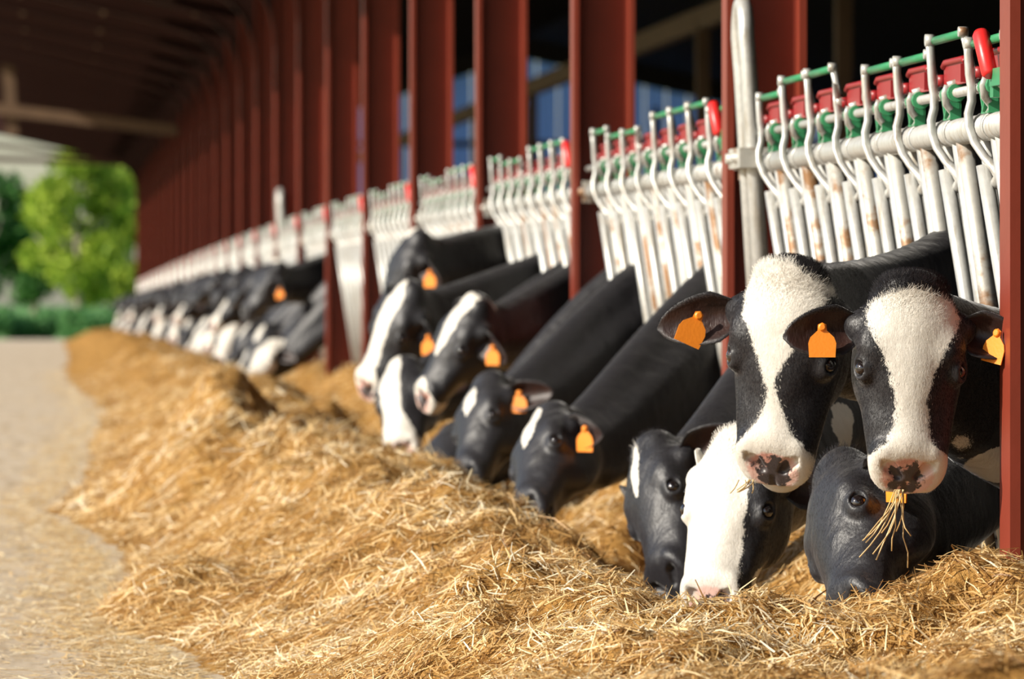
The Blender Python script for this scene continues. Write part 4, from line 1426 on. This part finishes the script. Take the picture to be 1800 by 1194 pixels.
# --- the blurred far row: six different cows, copied along the fence
def far_proto(kind):
    Yb = 40.0
    kw = dict(h=0.016, H=0.05)
    z0 = 0.0
    if kind == 0:      # eating, white face
        return make_cow('cow', '', (1.95, Yb - .05, .72), (1.66, Yb - .32, .30), (-.6, -.6, .5), Yb, blaze=[(-.05, 0, .08), (.3, 0, .07), (.6, 0, .14)], tags=(1,), **kw)
    if kind == 1:      # eating, black with star
        return make_cow('cow', '', (1.98, Yb, .76), (1.72, Yb - .28, .33), (-.65, -.5, .5), Yb, blaze=[(-.05, 0, -.03), (.06, 0, .03), (.2, 0, .03), (.26, 0, -.03), (.6, 0, -.05)], pink=0.0, tags=(1,), white=[('b', (0.35, 0.1, 0.8), 0.16)], **kw)
    if kind == 2:      # raised head looking out
        return make_cow('cow', '', (1.98, Yb, 1.34), (1.56, Yb - .16, 1.02), (-.6, -.3, .7), Yb, sag=.2, blaze=[(-.05, 0, -.04), (.6, 0, -.04)], pink=0.0, tags=(1,), **kw)
    if kind == 3:      # eating, blaze, white neck patch
        return make_cow('cow', '', (1.85, Yb, .82), (1.60, Yb - .30, .42), (-.62, -.5, .5), Yb, blaze=[(-.05, 0, .03), (.2, 0, .05), (.4, 0, .06), (.6, 0, .14)], tags=(1,), **kw)
    if kind == 4:      # half raised
        return make_cow('cow', '', (1.90, Yb, 1.10), (1.55, Yb - .2, .72), (-.65, -.45, .5), Yb, blaze=[(-.05, 0, .02), (.15, 0, .035), (.35, 0, .03), (.45, 0, .1), (.6, 0, .14)], tags=(1,), **kw)
    return make_cow('cow', '', (1.96, Yb, .62), (1.72, Yb - .34, .28), (-.5, -.6, .6), Yb, blaze=[(-.05, 0, .10), (.2, .02, .09), (.6, 0, .14)], tags=(), **kw)
protos = [far_proto(k) for k in range(6)]
kids = [list(p.children) for p in protos]
def copy_cow(k, loc, rz, label, group, deep):
    c = protos[k].copy()
    C.objects.link(c)
    c.location = loc
    c.rotation_euler = (0, 0, rz)
    c['label'] = label; c['group'] = group
    if deep:
        for ch in kids[k]:
            d = ch.copy()
            C.objects.link(d)
            d.parent = c
            for g2 in ch.children:
                e2 = g2.copy()
                C.objects.link(e2)
                e2.parent = d
    return c
far_order = []
yy = 50.85
i = 0
seq = [5, 1, 0, 2, 5, 1, 2, 4, 1, 2, 0, 1, 2, 3, 1, 2, 5, 1, 2, 0, 2, 1, 4, 2, 1, 3, 2]
while yy < Y_END - 2:
    if abs((yy - Y0 + 3.0) % S_BAY - 3.0) > 0.42 and abs(yy - 51.6) > 0.6:
        far_order.append((seq[i % len(seq)], yy))
        i += 1
    yy += (0.90 if yy < 60 else (1.5 if yy < 100 else 2.2)) if not (abs((yy - Y0 + 3.0) % S_BAY - 3.0) <= 0.42) else 0.3
KIND_LAB = ['white-faced cow, head low', 'black cow with white star, head low', 'black cow with raised head',
            'black cow with widening white blaze', 'narrow-blazed cow, head half raised', 'pale-faced cow eating deep in straw']
used = set()
seen_lab = {}
for i, (k, yy) in enumerate(far_order):
    rz = random.uniform(-0.26, 0.26)
    loc = (3.02 + random.uniform(-.10, .14), yy, fdrop(yy))
    b = int((yy - Y0) // S_BAY)
    if b < 9:
        lab = 'blurred %s, between the %s and %s columns' % (KIND_LAB[k], ORD[b], ORD[b + 1])
    else:
        lab = 'strongly blurred %s, farthest part of the row' % KIND_LAB[k]
    grp = 'cows in the far part of the row'
    if lab in seen_lab and b < 9:
        lab = lab.replace('blurred ', 'second blurred ')
    seen_lab[lab] = 1
    if k not in used:
        used.add(k)
        o = protos[k]
        o.location = loc; o.rotation_euler = (0, 0, rz)
        o['label'] = lab; o['group'] = grp
    else:
        copy_cow(k, loc, rz, lab, grp, yy < 70)

# ------------------------------------------------------------------ straw hanging from mouths
def wisp(px, py, Y, n, length, spread, name, label, seed, drift=-0.02):
    rs = np.random.default_rng(seed)
    o_ = np.array(at(px, py, Y))
    mb = MB()
    for k in range(n):
        p = o_ + np.array([rs.normal(0, spread * .35), rs.normal(0, .008), 0.01])
        L_ = length * rs.uniform(0.45, 1.0)
        pts = [tuple(p)]
        d = np.array([rs.normal(0, .22), rs.normal(0, .1), -1.0])
        for s in range(5):
            d = d + np.array([rs.normal(drift * 4, .22), rs.normal(0, .1), 0])
            p = p + d / np.linalg.norm(d) * L_ / 5
            pts.append(tuple(p))
        mb.tube(pts, 0.0017, 5)
    me = mb.mesh(name, M['straw'])
    a = me.attributes.new('tint', 'FLOAT', 'POINT')
    a.data.foreach_set('value', np.repeat(rs.uniform(.35, .75, n), len(me.vertices) // n).astype(np.float32))
    return tag(link(name, me), label, 'straw', kind='stuff')
wisp(1580, 868, 13.93, 11, 0.21, 0.016, 'straw_wisp', 'wisp of straw dangling from the mouth of the broad-blazed cow', 5)
wisp(1318, 850, 15.05, 7, 0.07, 0.05, 'straw_wisp', 'few straw stalks sticking from the mouth of the chewing cow', 8, -0.08)

# ------------------------------------------------------------------ trees and hedge beyond the barn end
def leaf_cloud(blobs, n, size, rs):
    w = np.array([b[3] * b[4] * b[5] for b in blobs]) ** 0.67
    k = rs.choice(len(blobs), n, p=w / w.sum())
    bl = np.array(blobs)[k]
    d = rs.normal(0, 1, (n, 3)); d /= np.linalg.norm(d, axis=1, keepdims=True)
    r = rs.random(n) ** 0.35
    c = bl[:, :3] + d * bl[:, 3:6] * r[:, None]
    a = rs.normal(0, 1, (n, 3)); a /= np.linalg.norm(a, axis=1, keepdims=True)
    b = np.cross(a, rs.normal(0, 1, (n, 3))); b /= np.linalg.norm(b, axis=1, keepdims=True)
    s = rs.uniform(.6, 1.3, n)[:, None] * size
    V = np.stack([c - a * s, c + b * s * .55, c + a * s, c - b * s * .55], 1).reshape(-1, 3)
    f = np.arange(4 * n).reshape(n, 4)
    me = mesh_np('crown', V, [f], smooth=False)
    t = me.attributes.new('tint', 'FLOAT', 'POINT')
    t.data.foreach_set('value', np.repeat(rs.random(n), 4).astype(np.float32))
    return me
def tree(x, y, hgt, rad, mat, label, seed, n=5000, size=0.16, trunk=0.16, low=0.25):
    rs = np.random.default_rng(seed)
    o = link('tree', None, None, (x, y, -0.86))
    blobs = []
    for k in range(26):
        z = hgt * (low + (1 - low) * rs.random())
        rr = rad * (0.45 + 0.55 * math.sin(math.pi * min(1, max(0.12, (z / hgt - low) / (1 - low)))))
        a = rs.uniform(0, 6.28)
        q = rr * rs.random() ** .5 * .8
        s = rad * rs.uniform(.28, .46)
        blobs.append((q * math.cos(a), q * math.sin(a), z, s, s, s * .8))
    me = leaf_cloud(blobs, n, size, rs)
    me.materials.append(mat)
    link('crown', me, o)
    mb = MB()
    mb.tube([(0, 0, 0), (0.06, 0, hgt * .3), (-0.05, 0.05, hgt * .6), (0.05, 0, hgt * .9)], [trunk, trunk * .8, trunk * .5, .03], 9)
    for k in range(6):
        a, z = rs.uniform(0, 6.28), hgt * rs.uniform(.25, .6)
        mb.tube([(0, 0, z), (rad * .35 * math.cos(a), rad * .35 * math.sin(a), z + hgt * .12), (rad * .7 * math.cos(a), rad * .7 * math.sin(a), z + hgt * .26)], [trunk * .5, trunk * .35, .02], 7)
    link('trunk', mb.mesh('trunk', M['bark']), o)
    tag(o, label, 'tree', 'trees beyond the barn end')
tree(0.75, 205, 6.3, 2.3, M['leaf_bright'], 'bright yellow-green tree in the barn opening, sunlit crown', 21, 7000, 0.15)
tree(-2.6, 212, 6.2, 2.0, M['leaf_dark'], 'dark green tree beside the bright one in the barn opening', 22, 5000)
tree(2.9, 222, 6.4, 2.4, M['leaf_bright'], 'bright green tree partly hidden behind the barn end column', 23, 6000)
tree(-0.9, 226, 4.9, 2.2, M['leaf_dark'], 'low dark tree behind the bright yellow-green tree', 24, 5000)
for k, (x, y, hh, rr) in enumerate([(-7.5, 215, 9, 3.4), (-12, 228, 10, 4), (-18, 220, 9, 3.8), (7, 232, 10, 3.6), (-25, 235, 11, 4.5)]):
    tree(x, y, hh, rr, [M['leaf_dark'], M['leaf_bright']][k % 2], 'green tree of the wood beyond the barn, out past the opening', 30 + k, 4000, 0.22)
rs = np.random.default_rng(50)
for k in range(4):
    o = link('hedge_bush', None, None, (-2.6 + k * 1.7, 186 + (k % 2), -0.86))
    me = leaf_cloud([(rs.uniform(-.7, .7), rs.uniform(-.5, .5), rs.uniform(.2, .85), .6, .5, .4) for _ in range(7)], 1800, 0.11, rs)
    me.materials.append(M['leaf_hedge'])
    link('foliage', me, o)
    mb = MB(); mb.tube([(0, 0, 0), (0, 0, .8)], [.05, .02], 6)
    link('stem', mb.mesh('stem', M['bark']), o)
    tag(o, 'low pale green hedge bush at the alley end, ' + ['first from the open side', 'second from the open side', 'third from the open side', 'nearest the hay'][k], 'bush', 'hedge bushes at the alley end')
